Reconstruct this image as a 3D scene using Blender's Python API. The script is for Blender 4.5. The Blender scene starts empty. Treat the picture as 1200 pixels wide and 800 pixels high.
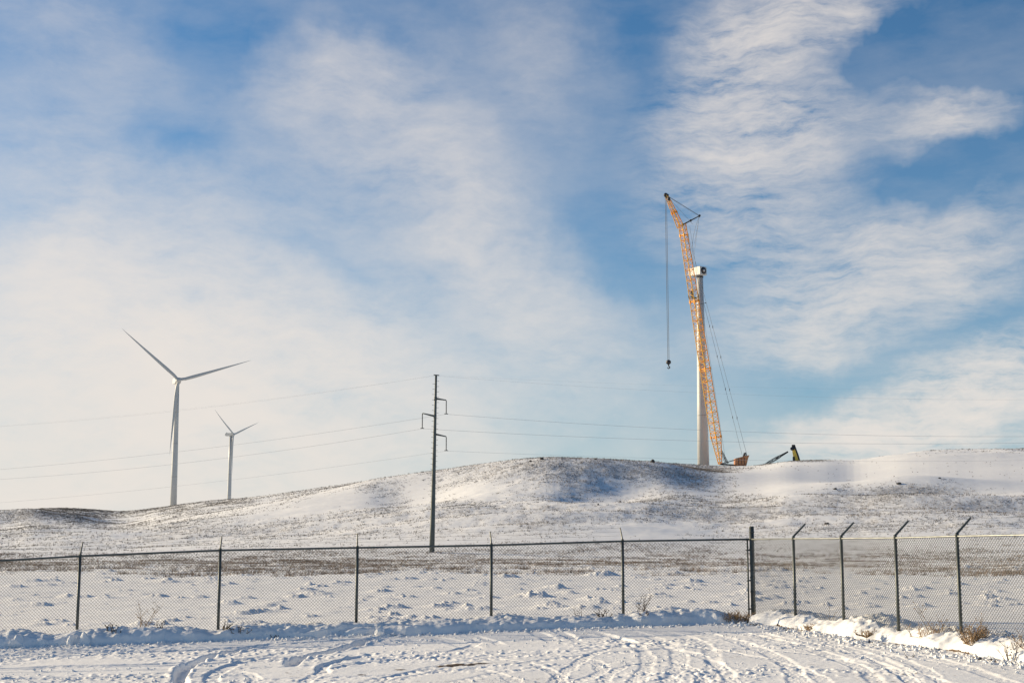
import bpy, bmesh, math, random
import numpy as np
from mathutils import Vector, Matrix

random.seed(7)
rng = np.random.default_rng(11)
S = bpy.context.scene
COL = S.collection
R = math.radians

# ------------------------------------------------------------------ camera
CAMZ = 1.65
FPX = 1667.0                      # focal length in photo pixels (1200 wide)
PITCH = math.atan(240.0 / FPX)
cam_d = bpy.data.cameras.new('camera')
cam = bpy.data.objects.new('camera', cam_d)
COL.objects.link(cam)
cam.location = (0, 0, CAMZ)
cam.rotation_euler = (math.pi / 2 + PITCH, 0, 0)
cam_d.sensor_width = 36.0
cam_d.lens = FPX / 1200 * 36
cam_d.clip_start = 0.1
cam_d.clip_end = 30000
S.camera = cam
S.view_settings.view_transform = 'Standard'
S.view_settings.look = 'None'
S.view_settings.exposure = 0.62
S.view_settings.gamma = 1.0
S.view_settings.use_curve_mapping = False

SUN_AZ = R(66)      # to the left of the view direction
SUN_EL = R(17)
sun_d = bpy.data.lights.new('sun', 'SUN')
sun_d.energy = 5.0
sun_d.angle = R(0.55)
sun_d.color = (1.0, 0.81, 0.54)
sun = bpy.data.objects.new('sun', sun_d)
COL.objects.link(sun)
SUNDIR = Vector((-math.sin(SUN_AZ) * math.cos(SUN_EL), math.cos(SUN_AZ) * math.cos(SUN_EL), math.sin(SUN_EL)))
sun.rotation_euler = SUNDIR.to_track_quat('Z', 'Y').to_euler()
sun.location = (-60, 40, 60)

cp, sp = math.cos(PITCH), math.sin(PITCH)
def ray(px, py):
    a = (px - 600) / FPX; b = (400 - py) / FPX
    return Vector((a, cp - b * sp, sp + b * cp))
def P(px, py, Y):
    """point seen at photo pixel (px,py) standing at world depth Y"""
    d = ray(px, py)
    k = Y / d.y
    return Vector((d.x * k, Y, CAMZ + d.z * k))
def angs(px, py):
    d = ray(px, py)
    return math.atan2(d.x, d.y), d.z / math.hypot(d.x, d.y)

# ------------------------------------------------------------------ world: sky with high cloud
W = bpy.data.worlds.new('World'); S.world = W
W.use_nodes = True
nt = W.node_tree; nt.nodes.clear()
def N(tree, t, **kw):
    n = tree.nodes.new(t)
    for k, v in kw.items():
        if k.startswith('i_'):
            key = k[2:]
            key = int(key) if key.isdigit() else key.replace('_', ' ')
            n.inputs[key].default_value = v
        else:
            setattr(n, k, v)
    return n
def mth(tree, op, a, b=None, c=None, clamp=False):
    n = tree.nodes.new('ShaderNodeMath'); n.operation = op; n.use_clamp = clamp
    for i, v in enumerate((a, b, c)):
        if v is None: continue
        if isinstance(v, (int, float)): n.inputs[i].default_value = v
        else: tree.links.new(v, n.inputs[i])
    return n.outputs[0]
L = nt.links.new
out = N(nt, 'ShaderNodeOutputWorld')
bg = N(nt, 'ShaderNodeBackground'); bg.inputs['Strength'].default_value = 0.06
L(bg.outputs[0], out.inputs[0])
sky = N(nt, 'ShaderNodeTexSky', sky_type='NISHITA')
sky.sun_disc = False
sky.sun_elevation = SUN_EL
sky.sun_rotation = -SUN_AZ
sky.altitude = 400; sky.air_density = 1.0; sky.dust_density = 0.4; sky.ozone_density = 3.0
tc = N(nt, 'ShaderNodeTexCoord')
sx = N(nt, 'ShaderNodeSeparateXYZ'); L(tc.outputs['Generated'], sx.inputs[0])
az = mth(nt, 'ARCTAN2', sx.outputs['X'], sx.outputs['Y'])
el = mth(nt, 'ARCSINE', sx.outputs['Z'])
uv = N(nt, 'ShaderNodeCombineXYZ'); L(az, uv.inputs[0]); L(el, uv.inputs[1])
# domain warp
def noise(vec, scale, detail=5, rough=0.55, lac=2.0, off=(0, 0, 0), rot=0, sc=(1, 1, 1)):
    mp = N(nt, 'ShaderNodeMapping'); mp.inputs['Location'].default_value = off
    mp.inputs['Rotation'].default_value = (0, 0, rot); mp.inputs['Scale'].default_value = sc
    L(vec, mp.inputs[0])
    n = N(nt, 'ShaderNodeTexNoise', noise_dimensions='3D')
    n.inputs['Scale'].default_value = scale; n.inputs['Detail'].default_value = detail
    n.inputs['Roughness'].default_value = rough; n.inputs['Lacunarity'].default_value = lac
    L(mp.outputs[0], n.inputs['Vector'])
    return n
def vmath(op, a, b=None, s=None):
    n = N(nt, 'ShaderNodeVectorMath', operation=op)
    for i, v in enumerate((a, b)):
        if v is None: continue
        if isinstance(v, tuple): n.inputs[i].default_value = v
        else: L(v, n.inputs[i])
    if s is not None: n.inputs['Scale'].default_value = s
    return n.outputs[0]
w1 = noise(uv.outputs[0], 9, 5, 0.6)
w1v = vmath('SCALE', vmath('SUBTRACT', w1.outputs['Color'], (0.5, 0.5, 0.5)), s=0.085)
uvw = vmath('ADD', uv.outputs[0], w1v)
w2 = noise(uv.outputs[0], 30, 4, 0.6, off=(3, 1, 0))
w2v = vmath('SCALE', vmath('SUBTRACT', w2.outputs['Color'], (0.5, 0.5, 0.5)), s=0.022)
uvw = vmath('ADD', uvw, w2v)
def U(px, py):
    d = ray(px, py).normalized()
    return math.atan2(d.x, d.y), math.asin(d.z)
def blob(px, py, rx, ry, rot, amt):
    u, v = U(px, py)
    mp = N(nt, 'ShaderNodeMapping', vector_type='TEXTURE')
    mp.inputs['Location'].default_value = (u, v, 0)
    mp.inputs['Rotation'].default_value = (0, 0, R(rot))
    mp.inputs['Scale'].default_value = (rx / FPX, ry / FPX, 1)
    L(uvw, mp.inputs[0])
    g = N(nt, 'ShaderNodeTexGradient', gradient_type='SPHERICAL')
    L(mp.outputs[0], g.inputs[0])
    s = N(nt, 'ShaderNodeMapRange', interpolation_type='SMOOTHSTEP')
    L(g.outputs['Fac'], s.inputs[0])
    s.inputs['To Max'].default_value = amt
    return s.outputs[0]
# px, py, radius x, radius y, rotation (deg, counter-clockwise), amount
BLOBS_L = [
    (120, 380, 560, 270, -12, 1.25), (60, 590, 600, 240, 0, 1.5), (330, 480, 430, 170, -14, 0.55),
    (90, 110, 260, 120, -20, 0.25), (480, 180, 290, 120, -42, 0.62), (600, 340, 260, 110, -38, 0.60),
    (380, 90, 180, 70, 10, 0.28), (60, 10, 260, 80, 0, 0.15), (560, 470, 300, 110, 0, 0.35), (760, 540, 420, 90, 0, 0.10),
    (640, 60, 170, 90, -50, 0.26), (440, 330, 180, 90, -40, 0.25),
    (215, 160, 110, 50, -20, -0.16), (-20, 240, 110, 60, 10, -0.3), (385, 300, 120, 50, -30, -0.30), (250, 20, 130, 40, 10, -0.1), (150, 60, 200, 70, -30, 0.08), (330, 190, 160, 110, -35, 0.25), (560, 120, 260, 120, -45, 0.22), (700, 420, 260, 120, -20, 0.16),
]
BLOBS_R = [
    (890, 70, 200, 140, 62, 0.62), (940, 15, 190, 70, 20, 0.55), (850, 160, 180, 120, 0, 0.45), (960, 150, 150, 70, 10, 0.35), (1120, 145, 130, 50, 10, 0.72),
    (900, 260, 240, 90, 0, 0.55), (1030, 330, 270, 95, 10, 0.85), (930, 400, 220, 60, 5, 0.45),
    (1150, 460, 330, 75, 17, 1.35), (1000, 510, 260, 50, 10, 0.65), (1200, 530, 300, 60, 0, 0.5),
    (1060, 60, 110, 60, 0, -0.5), (1200, 60, 150, 90, 0, -0.6), (1100, 220, 150, 45, 8, -0.25),
]
def total(lst):
    acc = None
    for b in lst:
        o = blob(*b)
        acc = o if acc is None else mth(nt, 'ADD', acc, o)
    return acc
# streaky texture of the cirrus
uvs = vmath('ADD', uv.outputs[0], vmath('SCALE', vmath('SUBTRACT', w1.outputs['Color'], (0.5, 0.5, 0.5)), s=0.035))
stL = noise(uvs, 11, 8, 0.60, off=(1.3, 0.2, 0.5), rot=R(38), sc=(1, 2.1, 1))
stR = noise(uvs, 10, 9, 0.66, off=(5.3, 2.2, 0.5), rot=R(-13), sc=(1, 3.8, 1))
fineL = noise(uvs, 34, 7, 0.66, off=(9.3, 4.2, 0.5), rot=R(30), sc=(1, 2.6, 1))
fineR = noise(uvs, 30, 7, 0.68, off=(2.3, 8.2, 0.5), rot=R(-16), sc=(1, 4.2, 1))
def blend(a, b, w):
    class O: pass
    o = O(); v = mth(nt, 'ADD', mth(nt, 'MULTIPLY', a.outputs['Fac'], 1 - w), mth(nt, 'MULTIPLY', b.outputs['Fac'], w))
    o.outputs = {'Fac': v}; return o
stL = blend(stL, fineL, .38); stR = blend(stR, fineR, .42)
def shape(dens, st, lo, hi, gain):
    s = N(nt, 'ShaderNodeMapRange'); L(st.outputs['Fac'], s.inputs[0])
    s.inputs['From Min'].default_value = 0.33; s.inputs['From Max'].default_value = 0.67
    s.inputs['To Min'].default_value = lo; s.inputs['To Max'].default_value = hi
    return mth(nt, 'MULTIPLY', mth(nt, 'MULTIPLY', dens, s.outputs[0]), gain)
dL = shape(total(BLOBS_L), stL, 0.42, 1.30, 0.85)
dR = shape(total(BLOBS_R), stR, -0.10, 1.42, 0.82)
ds = mth(nt, 'ADD', mth(nt, 'MAXIMUM', dL, 0.0), mth(nt, 'MAXIMUM', dR, 0.0))
# a thin veil of streaks over the whole sky
veil = noise(uv.outputs[0], 6, 7, 0.6, off=(2.2, 7.1, 0), rot=R(-20), sc=(1, 2.6, 1))
vr = N(nt, 'ShaderNodeMapRange'); L(veil.outputs['Fac'], vr.inputs[0])
vr.inputs['From Min'].default_value = 0.42; vr.inputs['From Max'].default_value = 0.75
vr.inputs['To Min'].default_value = 0.0; vr.inputs['To Max'].default_value = 0.13
ds = mth(nt, 'ADD', ds, vr.outputs[0])
# soft saturation: 1-exp(-k d)
ex = mth(nt, 'POWER', 2.71828, mth(nt, 'MULTIPLY', ds, -1.7))
cov = mth(nt, 'SUBTRACT', 1.0, ex, clamp=True)
# pale blue air towards the horizon
hz = mth(nt, 'POWER', 2.71828, mth(nt, 'MULTIPLY', mth(nt, 'MAXIMUM', el, 0.0), -8.5))
hz = mth(nt, 'MULTIPLY', hz, 0.92)
cov = mth(nt, 'MULTIPLY', cov, 0.97)
mixc = N(nt, 'ShaderNodeMix', data_type='RGBA'); 
skyg = N(nt, 'ShaderNodeMix', data_type='RGBA', blend_type='MULTIPLY'); skyg.inputs[0].default_value = 1.0
L(sky.outputs[0], skyg.inputs[6]); skyg.inputs[7].default_value = (0.52, 0.97, 1.20, 1)
hzm = N(nt, 'ShaderNodeMix', data_type='RGBA'); L(hz, hzm.inputs[0]); L(skyg.outputs[2], hzm.inputs[6])
hzm.inputs[7].default_value = (5.0, 6.2, 6.9, 1)
L(cov, mixc.inputs[0]); L(hzm.outputs[2], mixc.inputs[6])
mixc.inputs[7].default_value = (9.2, 8.45, 7.75, 1)
L(mixc.outputs[2], bg.inputs['Color'])
SKY_ONLY = False

# ------------------------------------------------------------------ helpers
def tag(o, label=None, cat=None, group=None, kind=None):
    if label: o['label'] = label
    if cat: o['category'] = cat
    if group: o['group'] = group
    if kind: o['kind'] = kind
    return o
def empty(name, loc=(0, 0, 0), rz=0.0):
    o = bpy.data.objects.new(name, None); COL.objects.link(o)
    o.location = loc; o.rotation_euler = (0, 0, rz)
    o.empty_display_size = 0.3
    return o
class MB:
    def __init__(self): self.v = []; self.f = []; self.smooth = False
    def add(self, vs, fs):
        k = len(self.v); self.v += [tuple(v) for v in vs]
        self.f += [tuple(i + k for i in f) for f in fs]
    def box(self, c, size, rot=None):
        hx, hy, hz = size[0] / 2, size[1] / 2, size[2] / 2
        vs = [Vector((x * hx, y * hy, z * hz)) for z in (-1, 1) for y in (-1, 1) for x in (-1, 1)]
        if rot is not None: vs = [rot @ v for v in vs]
        vs = [v + Vector(c) for v in vs]
        self.add(vs, [(0, 2, 3, 1), (4, 5, 7, 6), (0, 1, 5, 4), (2, 6, 7, 3), (0, 4, 6, 2), (1, 3, 7, 5)])
    def tube(self, pts, rad, n=8, cap=True):
        pts = [Vector(p) for p in pts]
        if not isinstance(rad, (list, tuple)): rad = [rad] * len(pts)
        rings = []
        up = None
        for i, p in enumerate(pts):
            if i == 0: d = pts[1] - pts[0]
            elif i == len(pts) - 1: d = pts[-1] - pts[-2]
            else: d = pts[i + 1] - pts[i - 1]
            d.normalize()
            if up is None:
                ref = Vector((0, 0, 1)) if abs(d.z) < 0.9 else Vector((1, 0, 0))
                u = d.cross(ref).normalized()
            else:
                u = (up - d * up.dot(d)).normalized()
            up = u; w = d.cross(u)
            rings.append([p + (u * math.cos(2 * math.pi * k / n) + w * math.sin(2 * math.pi * k / n)) * rad[i] for k in range(n)])
        vs = [v for r in rings for v in r]; fs = []
        for i in range(len(pts) - 1):
            for k in range(n):
                a = i * n + k; b = i * n + (k + 1) % n
                fs.append((a, b, b + n, a + n))
        if cap:
            fs.append(tuple(range(n))[::-1]); fs.append(tuple(range(len(vs) - n, len(vs))))
        self.add(vs, fs)
    def prism(self, poly, depth_vec):
        """closed polygon (3D points) extruded along depth_vec"""
        n = len(poly); d = Vector(depth_vec)
        vs = [Vector(p) for p in poly] + [Vector(p) + d for p in poly]
        fs = [tuple(range(n))[::-1], tuple(range(n, 2 * n))]
        for i in range(n):
            j = (i + 1) % n
            fs.append((i, j, j + n, i + n))
        self.add(vs, fs)
    def build(self, name, mat, parent=None, smooth=False, bevel=0):
        me = bpy.data.meshes.new(name)
        me.from_pydata(self.v, [], self.f); me.update()
        bm = bmesh.new(); bm.from_mesh(me); bmesh.ops.recalc_face_normals(bm, faces=bm.faces); bm.to_mesh(me); bm.free()
        if smooth:
            for p in me.polygons: p.use_smooth = True
        me.materials.append(mat)
        o = bpy.data.objects.new(name, me); COL.objects.link(o)
        if parent is not None: o.parent = parent
        if bevel:
            m = o.modifiers.new('bevel', 'BEVEL'); m.width = bevel; m.segments = 2; m.limit_method = 'ANGLE'
        return o

def mat(name, col, rough=0.6, metal=0.0, var=0.0, vscale=3.0, col2=None, bump=0.0, bscale=40):
    m = bpy.data.materials.new(name); m.use_nodes = True
    t = m.node_tree; b = t.nodes['Principled BSDF']
    b.inputs['Base Color'].default_value = (*col, 1); b.inputs['Roughness'].default_value = rough
    b.inputs['Metallic'].default_value = metal
    tcn = t.nodes.new('ShaderNodeTexCoord')
    if var or col2:
        n = t.nodes.new('ShaderNodeTexNoise'); n.inputs['Scale'].default_value = vscale; n.inputs['Detail'].default_value = 6
        t.links.new(tcn.outputs['Object'], n.inputs['Vector'])
        cr = t.nodes.new('ShaderNodeValToRGB')
        cr.color_ramp.elements[0].position = 0.35; cr.color_ramp.elements[1].position = 0.65
        c2 = col2 or tuple(min(1, c * (1 + var)) for c in col)
        c1 = col if col2 else tuple(c * (1 - var) for c in col)
        cr.color_ramp.elements[0].color = (*c1, 1); cr.color_ramp.elements[1].color = (*c2, 1)
        t.links.new(n.outputs['Fac'], cr.inputs[0]); t.links.new(cr.outputs[0], b.inputs['Base Color'])
    if bump:
        n2 = t.nodes.new('ShaderNodeTexNoise'); n2.inputs['Scale'].default_value = bscale; n2.inputs['Detail'].default_value = 5
        t.links.new(tcn.outputs['Object'], n2.inputs['Vector'])
        bp = t.nodes.new('ShaderNodeBump'); bp.inputs['Strength'].default_value = bump; bp.inputs['Distance'].default_value = 0.02
        t.links.new(n2.outputs['Fac'], bp.inputs['Height']); t.links.new(bp.outputs[0], b.inputs['Normal'])
    return m

M_POST = mat('post_steel', (0.075, 0.085, 0.08), 0.5, 0.3, 0.25, 6)
M_RAILG = mat('rail_steel', (0.10, 0.11, 0.105), 0.5, 0.3, 0.2, 6)
M_GALV = mat('galvanised_steel', (0.22, 0.23, 0.22), 0.42, 0.55, 0.2, 8)
M_WIRE = mat('mesh_wire', (0.10, 0.105, 0.105), 0.5, 0.4, 0.2, 8)
M_WHITE = mat('white_turbine_paint', (0.47, 0.475, 0.465), 0.45, 0, 0.03, 0.15)
M_SEAM = mat('weathered_seam', (0.30, 0.30, 0.29), 0.6, 0, 0.1, 0.5)
M_POLE = mat('weathering_pole_steel', (0.085, 0.10, 0.095), 0.6, 0.2, 0.22, 0.6)
M_CABLE = mat('cable', (0.16, 0.17, 0.18), 0.5, 0.2, 0.1)
M_LINE = mat('aluminium_line', (0.45, 0.46, 0.47), 0.5, 0.1, 0.05)
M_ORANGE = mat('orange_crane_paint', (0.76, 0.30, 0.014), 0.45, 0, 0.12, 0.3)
M_LIT_ORANGE = mat('sunlit_orange_crane_paint', (0.84, 0.47, 0.08), 0.5, 0, 0.12, 0.3)  # same orange paint, coloured paler to stand for its sunlit side
M_DARK = mat('dark_machine_steel', (0.035, 0.035, 0.04), 0.55, 0.3, 0.3, 1)
M_YEL = mat('yellow_machine_paint', (0.95, 0.56, 0.07), 0.45, 0, 0.12, 0.5)
M_RUST = mat('rusty_orange_plate', (0.28, 0.11, 0.05), 0.6, 0, 0, 1.1, (0.60, 0.27, 0.11))
M_STEM = mat('dry_stem', (0.075, 0.05, 0.035), 0.8, 0, 0.35, 9)
M_STRAW = mat('dry_straw', (0.30, 0.20, 0.11), 0.8, 0, 0.35, 9)
M_ROCK = mat('dark_rock', (0.06, 0.055, 0.055), 0.9, 0, 0.4, 3, bump=0.5)

# ------------------------------------------------------------------ numpy noise
def _hash(ix, iy, seed):
    h = (ix.astype(np.int64) * 374761393 + iy.astype(np.int64) * 668265263 + seed * 1442695041) & 0x7fffffff
    h = ((h ^ (h >> 13)) * 1274126177) & 0x7fffffff
    h = (h ^ (h >> 16)) & 0xffff
    return h / 65535.0
def vnoise(x, y, seed=0):
    ix = np.floor(x); iy = np.floor(y)
    fx = x - ix; fy = y - iy
    fx = fx * fx * fx * (fx * (fx * 6 - 15) + 10); fy = fy * fy * fy * (fy * (fy * 6 - 15) + 10)
    a = _hash(ix, iy, seed); b = _hash(ix + 1, iy, seed); c = _hash(ix, iy + 1, seed); d = _hash(ix + 1, iy + 1, seed)
    return (a + (b - a) * fx + (c - a) * fy + (a - b - c + d) * fx * fy) * 2 - 1
def fbm(x, y, oct=4, seed=0, gain=0.5, lac=2.03):
    s = 0; a = 1; t = 0
    for i in range(oct):
        s = s + a * vnoise(x + 13.7 * i, y - 7.3 * i, seed + i); t += a
        a *= gain; x = x * lac; y = y * lac
    return s / t
def sstep(a, b, x):
    t = np.clip((x - a) / (b - a), 0, 1); return t * t * (3 - 2 * t)
def interp_smooth(x, xs, ys):
    """monotone-ish smooth interpolation by averaging shifted linear ones"""
    w = 0; acc = 0
    for d, k in ((-1.5, 1), (-.75, 2), (0, 3), (.75, 2), (1.5, 1)):
        acc = acc + k * np.interp(x + d * 0.006, xs, ys); w += k
    return acc / w

# ------------------------------------------------------------------ fence lines (from the photograph's post positions)
C0 = Vector((5.588, 33.6, 0)); DB = Vector((-3.03, -0.35, 0)); DR = Vector((0.633, -1.85, 0))
def ground_plane(X, Y):
    Xc = np.clip(X, -16, 11); Yc = np.clip(Y, 4, 34)
    return 0.02254 * Xc + 0.0279 * Yc - 1.094

# signed distance into the yard from each fence line: positive = yard (camera) side
nb = Vector((DB.y, -DB.x, 0)).normalized();  nb = nb if nb.y < 0 else -nb
nr = Vector((DR.y, -DR.x, 0)).normalized();  nr = nr if nr.x < 0 else -nr
def dist_back(X, Y): return (X - C0.x) * nb.x + (Y - C0.y) * nb.y
def dist_right(X, Y): return (X - C0.x) * nr.x + (Y - C0.y) * nr.y

# ------------------------------------------------------------------ terrain function
CREST = [(-200, 601), (-80, 600), (0, 599), (40, 596), (80, 595), (110, 597), (140, 600), (170, 597), (200, 593), (235, 588), (270, 585), (320, 580),
         (380, 571), (440, 562), (500, 553), (560, 545), (600, 540), (640, 537), (700, 538), (760, 541), (800, 544),
         (850, 546.5), (885, 546), (920, 541), (960, 539), (1000, 540), (1040, 534), (1080, 528.5), (1120, 526.5), (1160, 526),
         (1200, 526), (1300, 524), (1500, 520)]
ca = np.array([angs(*c) for c in CREST])
CTH = ca[:, 0]; CSL = ca[:, 1]
# distance of the crest for each azimuth
RCX = [(-200, 700), (0, 760), (120, 760), (200, 640), (320, 560), (500, 500), (640, 460), (760, 490), (850, 560), (930, 560), (1040, 580), (1200, 600), (1500, 600)]
rc = np.array([(angs(a, 560)[0], b) for a, b in RCX])
def th_of(px): return angs(px, 560)[0]
# relief features on the hill: (px, distance, half width m lateral, half depth m, height m)
RELIEF_PX = [   # px, py on the slope, half width m, half depth m, height m
    (650, 550, 26, 32, 4.2), (688, 578, 8, 18, -2.0), (735, 570, 10, 24, -2.2), (838, 566, 22, 26, 2.2), (760, 552, 24, 24, .2),
    (455, 574, 15, 18, 2.4), (492, 580, 12, 22, -2.0), (560, 556, 20, 20, 1.4), (400, 585, 22, 24, 1.2), (330, 595, 26, 24, 1.0),
    (45, 606, 34, 40, 5.5), (125, 608, 30, 50, -4.5), (215, 599, 24, 30, 1.6), (270, 594, 20, 30, -1.0),
    (880, 560, 30, 30, .4), (1045, 572, 22, 16, 2.8), (1100, 579, 17, 13, -3.2), (1150, 588, 24, 12, 2.0), (1215, 593, 20, 12, -2.0),
    (1000, 590, 26, 12, 1.2), (930, 598, 24, 10, -.8), (590, 608, 24, 8, .8), (625, 615, 20, 6, -.7), (780, 600, 30, 10, .9), (330, 614, 40, 12, 1.0),
    (100, 622, 40, 14, 1.0), (900, 606, 30, 10, .8), (440, 612, 30, 8, .7), (1080, 612, 34, 8, .8), (700, 622, 36, 6, .5), (200, 615, 30, 10, -.6),
]
def slope_r(px, py):
    th = angs(px, 560)[0]; Rc = float(np.interp(th, rc[:, 0], rc[:, 1])); sl = float(np.interp(th, CTH, CSL)); goal = angs(px, py)[1]
    rr = np.linspace(178, Rc, 400); t = (rr - 175) / (Rc - 175); z = (sl * Rc + CAMZ) * (.55 * t + .45 * t * t * (3 - 2 * t))
    e = (z - CAMZ) / rr; k = np.where(e >= goal)[0]
    return float(rr[k[0]]) if len(k) else Rc
RELIEF = [(px, slope_r(px, py), wx, wy, h) for px, py, wx, wy, h in RELIEF_PX]
SMOOTH = [(905, 562, 34, 70), (950, 556, 50, 80), (1100, 545, 70, 90), (1180, 555, 50, 90), (490, 580, 12, 40), (340, 592, 50, 60)]
def hill_raw(TH, RR):
    Rc = interp_smooth(TH, rc[:, 0], rc[:, 1])
    sl = interp_smooth(TH, CTH, CSL)
    X = RR * np.sin(TH); Y = RR * np.cos(TH)
    R0 = 175 + 10 * fbm(X / 60, Y / 60, 2, 5)
    t = (RR - R0) / (Rc - R0)
    tt = np.clip(t, 0, 1)
    zc = sl * Rc + CAMZ
    S_ = 0.55 * tt + 0.45 * (tt * tt * (3 - 2 * tt))
    z = zc * S_
    # beyond the crest the land follows the line of sight a little lower, then levels out
    over = np.maximum(RR - Rc, 0)
    z = z + over * sl * np.exp(-over / 1500.0) - 2.6 * sstep(0, 90, over)
    m = sstep(190, 260, RR)
    for px, d, wx, wy, h in RELIEF:
        th0 = th_of(px); dx = (TH - th0) * d; dy = RR - d
        z = z + h * np.exp(-(dx / wx) ** 2 - (dy / wy) ** 2) * m
    smooth = np.ones_like(z)
    for px, py, wx, wy in SMOOTH:
        th0 = th_of(px); d = slope_r(px, py)
        smooth = smooth * (1 - .85 * np.exp(-((TH - th0) * d / wx) ** 2 - ((RR - d) / wy) ** 2))
    z = z + m * (1.0 * fbm(X / 60, Y / 60, 2, 21) + .55 * smooth * fbm(X / 24, Y / 24, 2, 22) + smooth * (0.22 * fbm(X / 11, Y / 11, 3, 31) + 0.16 * fbm(X / 3.1, Y / 3.1, 3, 41)))
    return z
# scale every azimuth so that its highest line of sight is the photographed crest
_th = np.linspace(-0.45, 0.45, 500); _r = np.linspace(190, 900, 360)
_T, _R2 = np.meshgrid(_th, _r, indexing='ij')
_e = (hill_raw(_T, _R2) - CAMZ) / _R2
_mx = _e.max(axis=1)
_corr = interp_smooth(_th, CTH, CSL) - _mx
_k = np.ones(9) / 9
_corr = np.convolve(np.pad(_corr, 4, mode='edge'), _k, mode='valid')

LUMPS_PX = [(37, 697, 22, 2.4), (45, 709, 30, 5), (185, 698, 22, 4), (213, 700, 18, 3), (233, 699, 22, 4), (293, 689, 14, 2), (290, 700, 22, 3),
    (348, 698, 26, 5), (385, 698, 12, 3), (243, 682, 22, 4), (480, 678, 26, 5), (507, 679, 18, 4), (510, 689, 22, 3), (447, 692, 22, 3),
    (553, 691, 18, 3), (597, 676, 26, 7), (627, 698, 44, 8), (653, 688, 26, 6), (710, 674, 34, 9), (783, 684, 30, 6), (633, 712, 20, 3),
    (793, 670, 14, 4), (817, 681, 30, 7), (907, 668, 48, 7), (943, 693, 50, 3), (958, 676, 34, 6), (1083, 689, 34, 5), (1127, 685, 30, 5),
    (1162, 697, 22, 4), (1195, 668, 26, 4), (1130, 664, 60, 6), (1177, 741, 26, 4), (60, 680, 30, 3), (120, 676, 30, 4), (330, 676, 26, 3),
    (400, 684, 20, 3), (690, 706, 20, 2), (750, 676, 30, 4), (850, 697, 30, 2), (1020, 700, 40, 2), (1050, 671, 40, 4), (20, 688, 26, 3)]
LUMPS = []
for px, py, w, h in LUMPS_PX:
    d = ray(px, py + 1)
    Y = 50
    for _ in range(12):
        X = d.x / d.y * Y
        z = float(ground_plane(X, Y)) * (1 - float(sstep(36, 75, np.array(Y))))
        Y = (z - CAMZ) * d.y / d.z
    sc = Y / 1684
    LUMPS.append((X, Y, w * sc * 0.50, h * sc * (0.95 if Y < 60 else .6)))
for _ in range(620):
    Y = 37 + 90 * rng.random() ** 1.3 ; X = rng.uniform(-0.42, 0.42) * Y
    LUMPS.append((X, Y, rng.uniform(.15, .6) * (Y / 60) ** .5, rng.uniform(.03, .13)))

# tyre ruts in the yard: photo-pixel polylines (converted to ground points), half gauge, depth
RUTS = [
    ([(-60, 772), (60, 769), (160, 765), (280, 758), (420, 748), (560, 741), (700, 738)], .13, .085, 1),
    ([(-60, 785), (60, 781), (170, 778), (300, 771), (400, 766)], .14, .085, 1),
    ([(-60, 797), (60, 795), (200, 793), (330, 790)], .14, .085, 1),
    ([(-60, 758), (100, 757), (260, 750), (420, 741), (600, 735), (820, 731), (960, 738), (1080, 752), (1250, 775)], .16, .03, 1),
    ([(213, 803), (212, 790), (222, 778), (250, 768), (300, 758), (330, 752)], .10, .10, 0),
    ([(250, 806), (250, 790), (275, 778), (330, 768)], .10, .022, 0),
    ([(342, 782), (345, 774), (370, 767), (410, 758), (440, 748), (500, 742)], .11, .10, 0),
    ([(378, 792), (380, 780), (410, 772), (450, 764)], .09, .035, 0),
    ([(330, 752), (400, 744), (470, 742)], .10, .08, 0),
    ([(480, 742), (520, 748), (545, 755), (560, 762)], .16, .014, 0),
    ([(545, 742), (575, 750), (590, 757)], .09, .018, 0),
    ([(620, 738), (640, 746), (652, 754)], .12, .022, 0),
    ([(650, 738), (668, 745), (680, 752)], .08, .03, 0),
    ([(688, 738), (720, 746), (745, 754)], .10, .03, 0),
    ([(720, 736), (765, 746), (790, 760), (796, 778), (780, 805)], .16, .045, 2),
    ([(755, 736), (805, 746), (830, 760), (836, 780), (826, 805)], .15, .04, 2),
    ([(700, 740), (740, 752), (757, 768), (756, 782), (740, 805)], .14, .04, 2),
    ([(800, 736), (860, 750), (900, 764), (925, 780), (940, 806)], .16, .06, 2),
    ([(850, 738), (920, 752), (975, 768), (1010, 784), (1035, 806)], .15, .055, 1),
    ([(880, 740), (980, 756), (1040, 776), (1080, 806)], .15, .04, 1),
    ([(930, 744), (1040, 760), (1120, 778), (1200, 806)], .16, .045, 1),
    ([(990, 752), (1100, 766), (1260, 792)], .15, .035, 1),
    ([(640, 806), (700, 790), (700, 776), (660, 768), (600, 764)], .12, .04, 1),
    ([(400, 806), (470, 790), (560, 772), (690, 760), (760, 752)], .14, .03, 1),
    ([(500, 806), (600, 786), (720, 776), (860, 790)], .14, .03, 1),
]
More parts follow.
